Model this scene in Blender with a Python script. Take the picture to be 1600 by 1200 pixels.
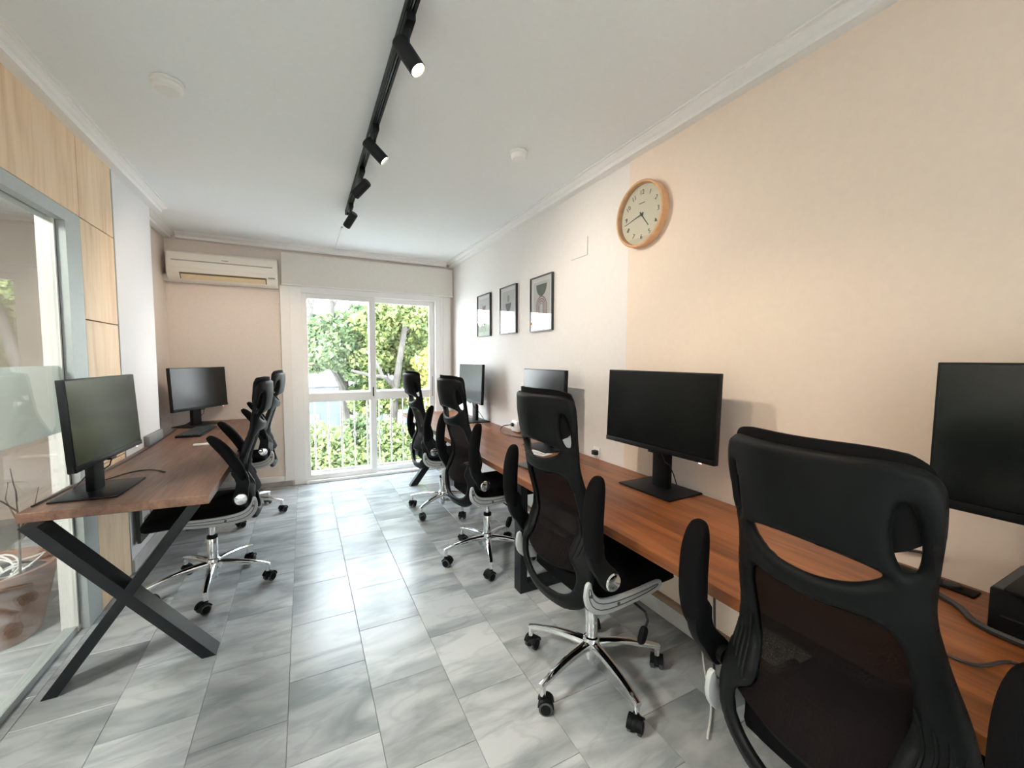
import bpy, bmesh, math, random
import numpy as np
from mathutils import Vector, Matrix
random.seed(7); rng = np.random.default_rng(7)
PI = math.pi
SC = bpy.context.scene
COL = SC.collection
for o in list(bpy.data.objects): bpy.data.objects.remove(o)

# ------------------------------------------------------------------ camera
H = 1.4127
def cam_axes(yaw, pitch, roll):
    cy, sy, cp, sp = math.cos(yaw), math.sin(yaw), math.cos(pitch), math.sin(pitch)
    F = Vector((sy*cp, cy*cp, sp)); R = Vector((cy, -sy, 0)); U = R.cross(F)
    c, s = math.cos(roll), math.sin(roll)
    return c*R + s*U, -s*R + c*U, F
cr, cu, cf = cam_axes(math.radians(26.946), math.radians(-3.539), math.radians(0.221))
cd = bpy.data.cameras.new('camera'); cam = bpy.data.objects.new('camera', cd); COL.objects.link(cam)
cd.sensor_width = 36; cd.lens = 641.45/1600*36; cd.clip_start = .02; cd.clip_end = 300
M = Matrix((( cr.x, cu.x, -cf.x, 0), (cr.y, cu.y, -cf.y, 0), (cr.z, cu.z, -cf.z, H), (0, 0, 0, 1)))
cam.matrix_world = M
SC.camera = cam

# ------------------------------------------------------------------ world, sun, exposure
SKY = 11.5
w = bpy.data.worlds.new('sky'); SC.world = w; w.use_nodes = True
nt = w.node_tree; nt.nodes.clear()
tc = nt.nodes.new('ShaderNodeTexCoord'); sep = nt.nodes.new('ShaderNodeSeparateXYZ')
rp = nt.nodes.new('ShaderNodeValToRGB'); bg = nt.nodes.new('ShaderNodeBackground'); wo = nt.nodes.new('ShaderNodeOutputWorld')
rp.color_ramp.elements[0].position = 0.0; rp.color_ramp.elements[0].color = (.95, .97, 1, 1)
rp.color_ramp.elements[1].position = 0.8; rp.color_ramp.elements[1].color = (.72, .85, 1, 1)
nt.links.new(tc.outputs['Generated'], sep.inputs[0]); nt.links.new(sep.outputs['Z'], rp.inputs[0])
nt.links.new(rp.outputs[0], bg.inputs[0]); bg.inputs[1].default_value = SKY
nt.links.new(bg.outputs[0], wo.inputs[0])
sd = bpy.data.lights.new('sun', 'SUN'); sd.energy = 7; sd.angle = math.radians(3); sd.color = (1, .93, .8)
sun = bpy.data.objects.new('sun', sd); COL.objects.link(sun)
sun.rotation_euler = Vector((.45, .75, -.95)).to_track_quat('-Z', 'Y').to_euler()
SPOT_W, SPOT_WARM, SPOT_BACK, CORRIDOR_W = 26, (1, .80, .60), 195, 95
# daylight portals (they only steer sampling of the sky through the real openings)
def portal(name, loc, rot, sx, sy):
    l = bpy.data.lights.new(name, 'AREA'); l.shape = 'RECTANGLE'; l.size = sx; l.size_y = sy
    l.cycles.is_portal = True
    o = bpy.data.objects.new(name, l); COL.objects.link(o); o.location = loc; o.rotation_euler = rot
portal('window_daylight_portal', (.74, 5.22, 1.05), (-PI/2, 0, 0), 1.6, 2.2)
SC.view_settings.view_transform = 'Standard'; SC.view_settings.look = 'None'
SC.view_settings.gamma = 1; SC.view_settings.use_curve_mapping = False
SC.view_settings.exposure = 0.93
SC.cycles.max_bounces = 10; SC.cycles.diffuse_bounces = 6; SC.cycles.transparent_max_bounces = 16
SC.cycles.caustics_reflective = False; SC.cycles.caustics_refractive = False
SC.cycles.sample_clamp_indirect = 6
SC.cycles.use_denoising = True

# ------------------------------------------------------------------ materials
MATS = {}
def nodes(name):
    m = bpy.data.materials.new(name); m.use_nodes = True
    t = m.node_tree; p = t.nodes['Principled BSDF']
    MATS[name] = m
    return m, t, p
def N(t, kind, **kw):
    n = t.nodes.new(kind)
    for k, v in kw.items():
        if hasattr(n, k): setattr(n, k, v)
        else: n.inputs[k.replace('_', ' ')].default_value = v
    return n
def plain(name, col, rough=.5, metal=0, noise=.04, nscale=40, bump=0, bscale=200, spec=None, coords='Object'):
    m, t, p = nodes(name)
    p.inputs['Roughness'].default_value = rough; p.inputs['Metallic'].default_value = metal
    if spec is not None: p.inputs['Specular IOR Level'].default_value = spec
    tcn = N(t, 'ShaderNodeTexCoord'); nz = N(t, 'ShaderNodeTexNoise'); nz.inputs['Scale'].default_value = nscale
    t.links.new(tcn.outputs[coords], nz.inputs['Vector'])
    r = N(t, 'ShaderNodeValToRGB')
    r.color_ramp.elements[0].color = (*[c*(1-noise) for c in col], 1); r.color_ramp.elements[0].position = .3
    r.color_ramp.elements[1].color = (*[min(1, c*(1+noise)) for c in col], 1); r.color_ramp.elements[1].position = .7
    t.links.new(nz.outputs[0], r.inputs[0]); t.links.new(r.outputs[0], p.inputs['Base Color'])
    if bump:
        n2 = N(t, 'ShaderNodeTexNoise'); n2.inputs['Scale'].default_value = bscale
        b = N(t, 'ShaderNodeBump'); b.inputs['Strength'].default_value = bump; b.inputs['Distance'].default_value = .002
        t.links.new(tcn.outputs[coords], n2.inputs['Vector']); t.links.new(n2.outputs[0], b.inputs['Height'])
        t.links.new(b.outputs[0], p.inputs['Normal'])
    return m
def wood(name, dark, mid, light, axis=1, stretch=14, scale=3, rough=.4, bump=.08, coat=0):
    m, t, p = nodes(name); p.inputs['Roughness'].default_value = rough
    p.inputs['Coat Weight'].default_value = coat
    tcn = N(t, 'ShaderNodeTexCoord'); mp = N(t, 'ShaderNodeMapping')
    s = [scale*stretch]*3; s[axis] = scale; mp.inputs['Scale'].default_value = s
    oi = N(t, 'ShaderNodeObjectInfo'); ad = N(t, 'ShaderNodeVectorMath', operation='ADD')
    cmb = N(t, 'ShaderNodeMath', operation='MULTIPLY'); cmb.inputs[1].default_value = 37
    t.links.new(oi.outputs['Random'], cmb.inputs[0])
    t.links.new(tcn.outputs['Object'], ad.inputs[0]); t.links.new(cmb.outputs[0], ad.inputs[1])
    t.links.new(ad.outputs[0], mp.inputs['Vector'])
    n1 = N(t, 'ShaderNodeTexNoise'); n1.inputs['Scale'].default_value = .6; n1.inputs['Detail'].default_value = 8
    n1.inputs['Distortion'].default_value = .8
    n2 = N(t, 'ShaderNodeTexNoise'); n2.inputs['Scale'].default_value = 3; n2.inputs['Detail'].default_value = 4
    t.links.new(mp.outputs[0], n1.inputs['Vector']); t.links.new(mp.outputs[0], n2.inputs['Vector'])
    mx = N(t, 'ShaderNodeMath', operation='MULTIPLY_ADD'); mx.inputs[1].default_value = .35
    t.links.new(n2.outputs[0], mx.inputs[0])
    sc = N(t, 'ShaderNodeMath', operation='MULTIPLY'); sc.inputs[1].default_value = .65
    t.links.new(n1.outputs[0], sc.inputs[0]); t.links.new(sc.outputs[0], mx.inputs[2])
    r = N(t, 'ShaderNodeValToRGB'); e = r.color_ramp.elements
    e[0].position = .36; e[0].color = (*dark, 1); e[1].position = .64; e[1].color = (*light, 1)
    k = e.new(.5); k.color = (*mid, 1)
    t.links.new(mx.outputs[0], r.inputs[0]); t.links.new(r.outputs[0], p.inputs['Base Color'])
    b = N(t, 'ShaderNodeBump'); b.inputs['Strength'].default_value = bump; b.inputs['Distance'].default_value = .001
    t.links.new(mx.outputs[0], b.inputs['Height']); t.links.new(b.outputs[0], p.inputs['Normal'])
    return m
def marble(name):
    m, t, p = nodes(name); p.inputs['Roughness'].default_value = .27; p.inputs['Specular IOR Level'].default_value = .32
    tcn = N(t, 'ShaderNodeTexCoord'); oi = N(t, 'ShaderNodeObjectInfo')
    ml = N(t, 'ShaderNodeMath', operation='MULTIPLY'); ml.inputs[1].default_value = 91
    ad = N(t, 'ShaderNodeVectorMath', operation='ADD')
    t.links.new(oi.outputs['Random'], ml.inputs[0]); t.links.new(tcn.outputs['Object'], ad.inputs[0]); t.links.new(ml.outputs[0], ad.inputs[1])
    mp = N(t, 'ShaderNodeMapping'); mp.inputs['Scale'].default_value = (1.2, 3.6, 3); mp.inputs['Rotation'].default_value = (0, 0, -.5)
    t.links.new(ad.outputs[0], mp.inputs['Vector'])
    n1 = N(t, 'ShaderNodeTexNoise'); n1.inputs['Scale'].default_value = 1.6; n1.inputs['Detail'].default_value = 7; n1.inputs['Distortion'].default_value = 1.1
    n2 = N(t, 'ShaderNodeTexNoise'); n2.inputs['Scale'].default_value = 2.4; n2.inputs['Detail'].default_value = 5; n2.inputs['Distortion'].default_value = .5
    t.links.new(mp.outputs[0], n1.inputs['Vector']); t.links.new(mp.outputs[0], n2.inputs['Vector'])
    r1 = N(t, 'ShaderNodeValToRGB'); e = r1.color_ramp.elements          # broad clouds
    e[0].position = .34; e[0].color = (.25, .27, .275, 1); e[1].position = .60; e[1].color = (.46, .475, .48, 1)
    t.links.new(n1.outputs[0], r1.inputs[0])
    r2 = N(t, 'ShaderNodeValToRGB'); e = r2.color_ramp.elements          # thin veins around the iso-level
    e[0].position = .455; e[0].color = (0, 0, 0, 1); e[1].position = .545; e[1].color = (0, 0, 0, 1)
    k = e.new(.5); k.color = (1, 1, 1, 1)
    t.links.new(n2.outputs[0], r2.inputs[0])
    vm = N(t, 'ShaderNodeMath', operation='MULTIPLY'); vm.inputs[1].default_value = .2
    t.links.new(r2.outputs[0], vm.inputs[0])
    mx = N(t, 'ShaderNodeMixRGB'); mx.inputs[2].default_value = (.15, .17, .175, 1)
    t.links.new(vm.outputs[0], mx.inputs[0]); t.links.new(r1.outputs[0], mx.inputs[1])
    tone = N(t, 'ShaderNodeMapRange'); tone.inputs[3].default_value = .74; tone.inputs[4].default_value = 1.13
    t.links.new(oi.outputs['Random'], tone.inputs[0])
    mt = N(t, 'ShaderNodeMixRGB', blend_type='MULTIPLY'); mt.inputs[0].default_value = 1
    t.links.new(mx.outputs[0], mt.inputs[1]); t.links.new(tone.outputs[0], mt.inputs[2])
    t.links.new(mt.outputs[0], p.inputs['Base Color'])
    return m
def glass(name, tint=(.97, .99, .98), rough=0, boost=1.0):
    m, t, p = nodes(name); t.nodes.remove(p)
    out = t.nodes['Material Output']
    tr = N(t, 'ShaderNodeBsdfTransparent'); tr.inputs[0].default_value = (*tint, 1)
    gl = N(t, 'ShaderNodeBsdfGlossy'); gl.inputs['Roughness'].default_value = rough
    lw = N(t, 'ShaderNodeLayerWeight'); lw.inputs[0].default_value = .5
    pw = N(t, 'ShaderNodeMath', operation='POWER'); pw.inputs[1].default_value = 5
    t.links.new(lw.outputs['Facing'], pw.inputs[0])
    fr = N(t, 'ShaderNodeMath', operation='MULTIPLY_ADD'); fr.inputs[1].default_value = .96; fr.inputs[2].default_value = .04
    t.links.new(pw.outputs[0], fr.inputs[0])
    ml = N(t, 'ShaderNodeMath', operation='MULTIPLY', use_clamp=True); ml.inputs[1].default_value = boost
    mx = N(t, 'ShaderNodeMixShader')
    t.links.new(fr.outputs[0], ml.inputs[0]); t.links.new(ml.outputs[0], mx.inputs[0])
    t.links.new(tr.outputs[0], mx.inputs[1]); t.links.new(gl.outputs[0], mx.inputs[2])
    t.links.new(mx.outputs[0], out.inputs[0])
    return m
def frost(name):
    m, t, p = nodes(name)
    p.inputs['Base Color'].default_value = (.70, .78, .75, 1); p.inputs['Roughness'].default_value = .35
    tr = N(t, 'ShaderNodeBsdfTranslucent'); tr.inputs[0].default_value = (.84, .88, .865, 1)
    tp = N(t, 'ShaderNodeBsdfTransparent')
    a = N(t, 'ShaderNodeMixShader'); a.inputs[0].default_value = .6
    b = N(t, 'ShaderNodeMixShader'); b.inputs[0].default_value = .1
    out = t.nodes['Material Output']
    t.links.new(p.outputs[0], a.inputs[1]); t.links.new(tr.outputs[0], a.inputs[2])
    t.links.new(a.outputs[0], b.inputs[1]); t.links.new(tp.outputs[0], b.inputs[2]); t.links.new(b.outputs[0], out.inputs[0])
    return m
def netting(name, col, open_=.3):
    m, t, p = nodes(name)
    p.inputs['Base Color'].default_value = (*col, 1); p.inputs['Roughness'].default_value = .8; p.inputs['Specular IOR Level'].default_value = .06
    tp = N(t, 'ShaderNodeBsdfTransparent'); mx = N(t, 'ShaderNodeMixShader')
    tcn = N(t, 'ShaderNodeTexCoord'); ck = N(t, 'ShaderNodeTexVoronoi'); ck.inputs['Scale'].default_value = 260
    t.links.new(tcn.outputs['Object'], ck.inputs['Vector'])
    r = N(t, 'ShaderNodeMapRange'); r.inputs[1].default_value = .2; r.inputs[2].default_value = .5
    r.inputs[3].default_value = open_*1.6; r.inputs[4].default_value = open_*.6
    t.links.new(ck.outputs['Distance'], r.inputs[0]); t.links.new(r.outputs[0], mx.inputs[0])
    t.links.new(p.outputs[0], mx.inputs[1]); t.links.new(tp.outputs[0], mx.inputs[2])
    t.links.new(mx.outputs[0], t.nodes['Material Output'].inputs[0])
    return m
def emit(name, col, s):
    m, t, p = nodes(name)
    p.inputs['Base Color'].default_value = (*col, 1)
    p.inputs['Emission Color'].default_value = (*col, 1); p.inputs['Emission Strength'].default_value = s
    return m
def leafy(name, cols):
    m, t, p = nodes(name); p.inputs['Roughness'].default_value = .5
    g = N(t, 'ShaderNodeNewGeometry'); r = N(t, 'ShaderNodeValToRGB'); e = r.color_ramp.elements
    e[0].color = (*cols[0], 1); e[1].color = (*cols[2], 1); k = e.new(.5); k.color = (*cols[1], 1)
    t.links.new(g.outputs['Random Per Island'], r.inputs[0]); t.links.new(r.outputs[0], p.inputs['Base Color'])
    tl = N(t, 'ShaderNodeBsdfTranslucent'); t.links.new(r.outputs[0], tl.inputs[0])
    mx = N(t, 'ShaderNodeMixShader'); mx.inputs[0].default_value = .35
    t.links.new(p.outputs[0], mx.inputs[1]); t.links.new(tl.outputs[0], mx.inputs[2])
    t.links.new(mx.outputs[0], t.nodes['Material Output'].inputs[0])
    return m

plain('ceiling_paint', (.84, .865, .87), .9, noise=.01, bump=.05, bscale=350)
plain('wall_white', (.80, .765, .73), .85, noise=.015, bump=.06, bscale=260)
plain('wall_peach', (.82, .69, .575), .85, noise=.015, bump=.06, bscale=260)
plain('wall_far_paint', (.72, .64, .58), .88, noise=.02, bump=.06, bscale=260)
plain('column_white', (.72, .72, .73), .8, noise=.01)
plain('plaster', (.84, .83, .81), .7, noise=.01)
plain('white_paint', (.84, .82, .79), .45, noise=.01)
plain('shutter_cream', (.78, .74, .68), .5, noise=.02)
plain('white_lacquer', (.86, .85, .83), .3, noise=.01)
plain('grout', (.40, .42, .42), .8)
marble('marble')
plain('skirting_marble', (.66, .66, .64), .2, noise=.12, nscale=6)
plain('skirting_gray', (.44, .43, .41), .3, noise=.12, nscale=9)
wood('walnut_top', (.10, .030, .009), (.20, .064, .018), (.29, .105, .033), 1, 16, 1.6, .36, .06)
wood('brown_top', (.100, .049, .031), (.160, .082, .054), (.22, .120, .078), 1, 13, 2.2, .45, .06)
wood('maple', (.70, .49, .31), (.80, .60, .40), (.85, .66, .47), 2, 10, 1.6, .5, .03)
plain('aluminium', (.44, .48, .475), .5, metal=.2, noise=.03)
plain('black_steel', (.008, .0105, .012), .5, noise=.1, bump=.05, spec=.25)
plain('black_plastic', (.0045, .0054, .0056), .5, noise=.08, bump=.12, bscale=900, spec=.12)
plain('black_fabric', (.0035, .0035, .004), .95, noise=.2, nscale=300, bump=.3, bscale=700, spec=.1)
plain('monitor_black', (.005, .006, .0065), .45, noise=.05, spec=.18)
plain('screen_black', (.004, .0055, .005), .24, noise=.02, spec=.28)
plain('gray_plastic', (.40, .42, .415), .35, noise=.03)
plain('dark_gray_plastic', (.05, .053, .056), .5, noise=.05)
plain('trunking_gray', (.22, .23, .24), .5)
plain('chrome', (.82, .83, .84), .08, metal=1, noise=.01)
plain('white_plastic', (.82, .81, .78), .35, noise=.01)
plain('ac_white', (.78, .74, .66), .35, noise=.01)
plain('ac_vent_dark', (.16, .12, .07), .6)
plain('ac_flap', (.70, .57, .36), .4)
plain('ac_gray', (.34, .32, .28), .5)
plain('clock_wood', (.60, .34, .17), .45, noise=.1, nscale=30)
plain('clock_face', (.66, .63, .49), .5, noise=.01)
plain('ink', (.06, .06, .05), .6)
plain('frame_black', (.02, .025, .025), .35)
plain('paper', (.72, .72, .71), .8, noise=.01)
plain('print_gray', (.52, .53, .52), .8)
plain('print_green', (.07, .10, .075), .8)
plain('print_rose', (.20, .085, .085), .8)
plain('print_taupe', (.27, .245, .235), .8)
plain('print_orange', (.62, .27, .07), .8)
plain('terracotta', (.33, .19, .14), .6, noise=.1)
plain('soil', (.06, .045, .035), .9)
plain('cable_black', (.012, .012, .013), .5)
plain('cable_white', (.80, .80, .78), .45)
plain('twig', (.12, .09, .07), .8)
plain('keycap', (.028, .032, .034), .5)
plain('brown_duct', (.30, .20, .13), .6)
plain('rail_metal', (.30, .265, .235), .5, noise=.06)
plain('stone', (.55, .53, .50), .8, noise=.1)
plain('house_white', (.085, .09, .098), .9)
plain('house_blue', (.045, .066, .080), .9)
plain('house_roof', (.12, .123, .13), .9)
plain('bark', (.055, .05, .045), .9, noise=.25, nscale=8)
plain('paving', (.40, .40, .395), .9, noise=.1, nscale=2)
glass('window_glass'); glass('partition_glass', (.92, .95, .94), 0, 1.6); frost('frosted_film')
glass('picture_glass', (.98, .98, .98), 0, 1.15)
netting('chair_mesh', (.008, .006, .006), .22)
netting('head_mesh', (.007, .007, .007), .0)
emit('lamp_glow', (1, .86, .62), 30)
emit('panel_glow', (1, .97, .92), 6)
emit('standby_glow', (1, .4, .3), 3)
leafy('leaves_bright', [(0.080, 0.119, 0.047), (0.151, 0.203, 0.067), (0.268, 0.294, 0.099)])
leafy('leaves_mid', [(0.054, 0.092, 0.047), (0.099, 0.151, 0.067), (0.177, 0.223, 0.086)])
leafy('leaves_yellow', [(0.164, 0.190, 0.054), (0.268, 0.268, 0.073), (0.372, 0.320, 0.086)])
leafy('leaves_hedge', [(0.067, 0.106, 0.047), (0.138, 0.190, 0.067), (0.268, 0.294, 0.099)])

# ------------------------------------------------------------------ mesh helpers
class MB:
    def __init__(s): s.bm = bmesh.new()
    def box(s, a, b, bev=0, seg=2, rot=None, about=None):
        c = [(a[i]+b[i])/2 for i in range(3)]; d = [abs(b[i]-a[i]) for i in range(3)]
        r = bmesh.ops.create_cube(s.bm, size=1)
        vs = r['verts']
        bmesh.ops.scale(s.bm, vec=d, verts=vs)
        if bev:
            es = list({e for v in vs for e in v.link_edges})
            g = bmesh.ops.bevel(s.bm, geom=es, offset=min(bev, min(d)*.49), segments=seg, affect='EDGES', profile=.5)
            vs = list({v for f in g['faces'] for v in f.verts} | {v for v in vs if v.is_valid})
        if rot is not None: bmesh.ops.rotate(s.bm, cent=(0, 0, 0), matrix=rot, verts=vs)
        bmesh.ops.translate(s.bm, vec=c, verts=vs)
        return s
    def cyl(s, p0, p1, r0, r1=None, n=20, caps=True):
        r1 = r0 if r1 is None else r1
        p0, p1 = Vector(p0), Vector(p1); d = p1-p0
        q = bmesh.ops.create_cone(s.bm, cap_ends=caps, segments=n, radius1=r0, radius2=r1, depth=d.length)
        mt = Matrix.Translation((p0+p1)/2) @ d.to_track_quat('Z', 'Y').to_matrix().to_4x4()
        bmesh.ops.transform(s.bm, matrix=mt, verts=q['verts'])
        return s
    def lathe(s, prof, n=28, axis='Z', loc=(0, 0, 0)):
        rings = []
        for r, z in prof:
            ring = []
            for i in range(n):
                a = 2*PI*i/n; p = (r*math.cos(a), r*math.sin(a), z)
                if axis == 'X': p = (p[2], p[0], p[1])
                if axis == 'Y': p = (p[0], p[2], p[1])
                ring.append(s.bm.verts.new([p[k]+loc[k] for k in range(3)]))
            rings.append(ring)
        for A, B in zip(rings, rings[1:]):
            for i in range(n): s.bm.faces.new((A[i], A[(i+1) % n], B[(i+1) % n], B[i]))
        s.bm.faces.new(rings[0][::-1]); s.bm.faces.new(rings[-1])
        return s
    def tube(s, pts, r, n=8, close=False):
        pts = [Vector(p) for p in pts]; rings = []; m = len(pts); up = Vector((0, 0, 1)); last = None
        for i, p in enumerate(pts):
            d = (pts[(i+1) % m if close else min(i+1, m-1)]-pts[(i-1) % m if close else max(i-1, 0)]).normalized()
            if last is None:
                a = d.orthogonal().normalized()
            else:
                a = (last-d*last.dot(d)).normalized()
            last = a; b = d.cross(a); rr = r[i] if isinstance(r, (list, tuple)) else r
            rings.append([s.bm.verts.new(p+rr*(math.cos(2*PI*k/n)*a+math.sin(2*PI*k/n)*b)) for k in range(n)])
        prs = list(zip(rings, rings[1:]))+([(rings[-1], rings[0])] if close else [])
        for A, B in prs:
            for k in range(n): s.bm.faces.new((A[k], A[(k+1) % n], B[(k+1) % n], B[k]))
        if not close: s.bm.faces.new(rings[0][::-1]); s.bm.faces.new(rings[-1])
        return s
    def prism(s, poly, a, b, axis='Y', bev=0):
        """2D polygon extruded between a and b along axis; polygon lies in the other two axes (cyclic order kept)"""
        def P(u, v, t):
            return {'Y': (u, t, v), 'X': (t, u, v), 'Z': (u, v, t)}[axis]
        A = [s.bm.verts.new(P(u, v, a)) for u, v in poly]; B = [s.bm.verts.new(P(u, v, b)) for u, v in poly]
        n = len(poly); fs = [s.bm.faces.new(A[::-1]), s.bm.faces.new(B)]
        for i in range(n): fs.append(s.bm.faces.new((A[i], A[(i+1) % n], B[(i+1) % n], B[i])))
        bmesh.ops.recalc_face_normals(s.bm, faces=fs)
        if bev:
            es = list({e for f in fs[:2] for e in f.edges})
            bmesh.ops.bevel(s.bm, geom=es, offset=bev, segments=2, affect='EDGES', profile=.5)
        return s
    def grid(s, f, nu, nv, close=False):
        V = [[s.bm.verts.new(f(i/(nu-1), j/(nv-1))) for j in range(nv)] for i in range(nu)]
        for i in range(nu-1):
            for j in range(nv-1): s.bm.faces.new((V[i][j], V[i+1][j], V[i+1][j+1], V[i][j+1]))
        return V
    def ellipsoid(s, c, d, u, L, W, T, p=2.6, nu=20, nv=14):
        """superellipsoid along unit d (half length L), half width W along u, half thickness T"""
        c = Vector(c); d = Vector(d).normalized(); u = Vector(u).normalized(); v = d.cross(u)
        def sg(x, e): return math.copysign(abs(x)**e, x)
        e = 2/p; rows = []
        for i in range(nu+1):
            a = -PI/2+PI*i/nu
            if i in (0, nu): rows.append([s.bm.verts.new(c+d*L*sg(math.sin(a), e))]); continue
            rows.append([s.bm.verts.new(c+d*L*sg(math.sin(a), e)+u*W*sg(math.cos(a), e)*sg(math.cos(2*PI*k/nv), e)+v*T*sg(math.cos(a), e)*sg(math.sin(2*PI*k/nv), e)) for k in range(nv)])
        for A, B in zip(rows, rows[1:]):
            for k in range(nv):
                k2 = (k+1) % nv
                if len(A) == 1: s.bm.faces.new((A[0], B[k2], B[k]))
                elif len(B) == 1: s.bm.faces.new((A[k], A[k2], B[0]))
                else: s.bm.faces.new((A[k], A[k2], B[k2], B[k]))
        return s
    def build(s, name, mat, parent=None, smooth=True, loc=None, rotz=0, angle=35):
        bmesh.ops.recalc_face_normals(s.bm, faces=s.bm.faces[:])
        me = bpy.data.meshes.new(name); s.bm.to_mesh(me); s.bm.free()
        return obj(name, me, mat, parent, smooth, loc, rotz, angle)
def obj(name, me, mat, parent=None, smooth=True, loc=None, rotz=0, angle=35):
    me.materials.append(MATS[mat])
    if smooth and len(me.polygons):
        me.polygons.foreach_set('use_smooth', [True]*len(me.polygons))
        me.set_sharp_from_angle(angle=math.radians(angle))
    o = bpy.data.objects.new(name, me); COL.objects.link(o)
    if parent is not None: o.parent = parent
    if loc is not None: o.location = loc
    o.rotation_euler.z = rotz
    return o
def empty(name, loc=(0, 0, 0), rotz=0, parent=None):
    o = bpy.data.objects.new(name, None); COL.objects.link(o); o.location = loc; o.rotation_euler.z = rotz
    o.empty_display_size = .1
    if parent is not None: o.parent = parent
    return o
def tag(o, label=None, cat=None, group=None, kind=None):
    if label: o['label'] = label
    if cat: o['category'] = cat
    if group: o['group'] = group
    if kind: o['kind'] = kind
    return o
def struct(o, label=None): return tag(o, label, kind='structure')
def box(name, mat, a, b, parent=None, bev=0, **k): return MB().box(a, b, bev).build(name, mat, parent, **k)
def copy_tree(o, parent=None):
    c = o.copy(); COL.objects.link(c); c.parent = parent
    for ch in o.children: copy_tree(ch, c)
    return c

# ------------------------------------------------------------------ room dimensions
XR, XW, XG, YF, YB, ZC = 1.738, -1.03, -1.07, 5.12, -3.2, 2.62
XL2 = -1.17            # recessed left wall beyond the column
XO = -2.9              # far side of the room behind the glass

# floor: a bed of grout and separate marble tiles in staggered columns
fl = struct(box('floor', 'grout', (XO-.1, YB-.1, -.15), (XR+.25, YF+.25, -.005), smooth=False))
TW, TL, X0 = .3132, .4175, -.0875
tile_cache = {}
def tile_mesh(wd, ln):
    k = (round(wd, 4), round(ln, 4))
    if k not in tile_cache:
        b = MB().box((-wd/2, -ln/2, -.012), (wd/2, ln/2, 0)).bm
        top = [e for e in b.edges if all(v.co.z > -.001 for v in e.verts)]
        bmesh.ops.bevel(b, geom=top, offset=.0012, segments=1, affect='EDGES')
        bmesh.ops.recalc_face_normals(b, faces=b.faces[:])
        me = bpy.data.meshes.new('floor_tile'); b.to_mesh(me); b.free(); me.materials.append(MATS['marble'])
        tile_cache[k] = me
    return tile_cache[k]
for c in range(-6, 6):
    x0, x1 = X0+c*TW, X0+(c+1)*TW
    x1c = min(x1, XR)
    if x1c-x0 < .02: continue
    off = 1.536 if c % 2 == 0 else 1.337
    off += -.0 + .005*c
    for r in range(-4, 9):
        y0, y1 = off+r*TL, off+(r+1)*TL
        y1 = min(y1, YF)
        if y1-y0 < .02: continue
        me = tile_mesh(x1c-x0-.0016, y1-y0-.0016)
        o = bpy.data.objects.new('floor_tile', me); COL.objects.link(o); o.parent = fl
        o.location = ((x0+x1c)/2, (y0+y1)/2, random.uniform(-.0003, 0))
# ceiling and walls
struct(box('ceiling', 'ceiling_paint', (XO-.1, YB-.1, ZC), (XR+.25, YF+.25, ZC+.2), smooth=False))
struct(box('wall_right', 'wall_white', (XR, 1.9, -.1), (XR+.2, YF+.2, ZC), smooth=False), 'white painted stretch of the right wall towards the window')
struct(box('wall_near_right', 'wall_peach', (XR-.002, YB, -.1), (XR+.2, 1.9, ZC), smooth=False), 'peach painted near stretch of the right wall')
wf = MB()
DX0, DX1, DZ = -.115, 1.56, 2.19
wf.box((XO, YF, -.1), (DX0, YF+.2, ZC)); wf.box((DX1, YF, -.1), (XR+.2, YF+.2, ZC)); wf.box((DX0, YF, DZ), (DX1, YF+.2, ZC))
struct(wf.build('wall_far', 'wall_far_paint', smooth=False))
struct(box('wall_back', 'wall_white', (XO, YB-.2, -.1), (XR+.2, YB, ZC), smooth=False))
struct(box('wall_left', 'wall_far_paint', (XL2-.2, 4.16, -.1), (XL2, YF+.2, ZC), smooth=False), 'recessed left wall beyond the white column')
struct(box('wall_corridor', 'wall_far_paint', (XO-.2, YB, -.1), (XO, YF, ZC), smooth=False), 'wall of the space behind the glass partition')
# white column
struct(box('trim_1', 'column_white', (XL2-.2, 3.443, -.1), (XW, 4.16, ZC), smooth=False), 'white painted column at the end of the wood cladding')
# ------------------------------------------------------------------ cornices: stepped plaster moulding, profile (distance from wall, z)
CP = [(0, 2.565), (.052, 2.565), (.055, 2.572), (.055, 2.588), (.064, 2.592), (.078, 2.602), (.086, 2.606), (.086, 2.612), (.10, 2.613), (.10, 2.622), (0, 2.622)]
def cornice(name, path, label):
    """path: list of (x,y) wall corner points with inward side on the left of travel; mitred"""
    mb = MB(); n = len(path); secs = []
    dirs = [(Vector(path[i+1])-Vector(path[i])).normalized() for i in range(n-1)]
    for i, p in enumerate(path):
        p = Vector(p)
        if i == 0: off = Vector((-dirs[0].y, dirs[0].x))
        elif i == n-1: off = Vector((-dirs[-1].y, dirs[-1].x))
        else:
            a = Vector((-dirs[i-1].y, dirs[i-1].x)); b = Vector((-dirs[i].y, dirs[i].x))
            off = (a+b)/(1+a.dot(b))
        secs.append([mb.bm.verts.new((p.x+off.x*d, p.y+off.y*d, z)) for d, z in CP])
    k = len(CP)
    for A, B in zip(secs, secs[1:]):
        for j in range(k): mb.bm.faces.new((A[j], A[(j+1) % k], B[(j+1) % k], B[j]))
    mb.bm.faces.new(secs[0][::-1]); mb.bm.faces.new(secs[-1])
    return struct(mb.build(name, 'plaster', smooth=False), label)
cornice('trim_2', [(XR, YB), (XR, YF)], 'stepped white plaster cornice above the right wall')
cornice('trim_3', [(XR-.101, YF), (XL2+.10, YF)], 'stepped white plaster cornice above the window wall')
cornice('trim_4', [(XL2, YF), (XL2, 4.16+.001), (XW, 4.16+.001)][0:2], 'short plaster cornice above the recessed left wall')
mc = cornice('trim_5', [(XL2, 4.20), (XW+.0, 4.20), (XW+.0, YB)], 'stepped white plaster cornice above the wood cladding and column')

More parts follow.
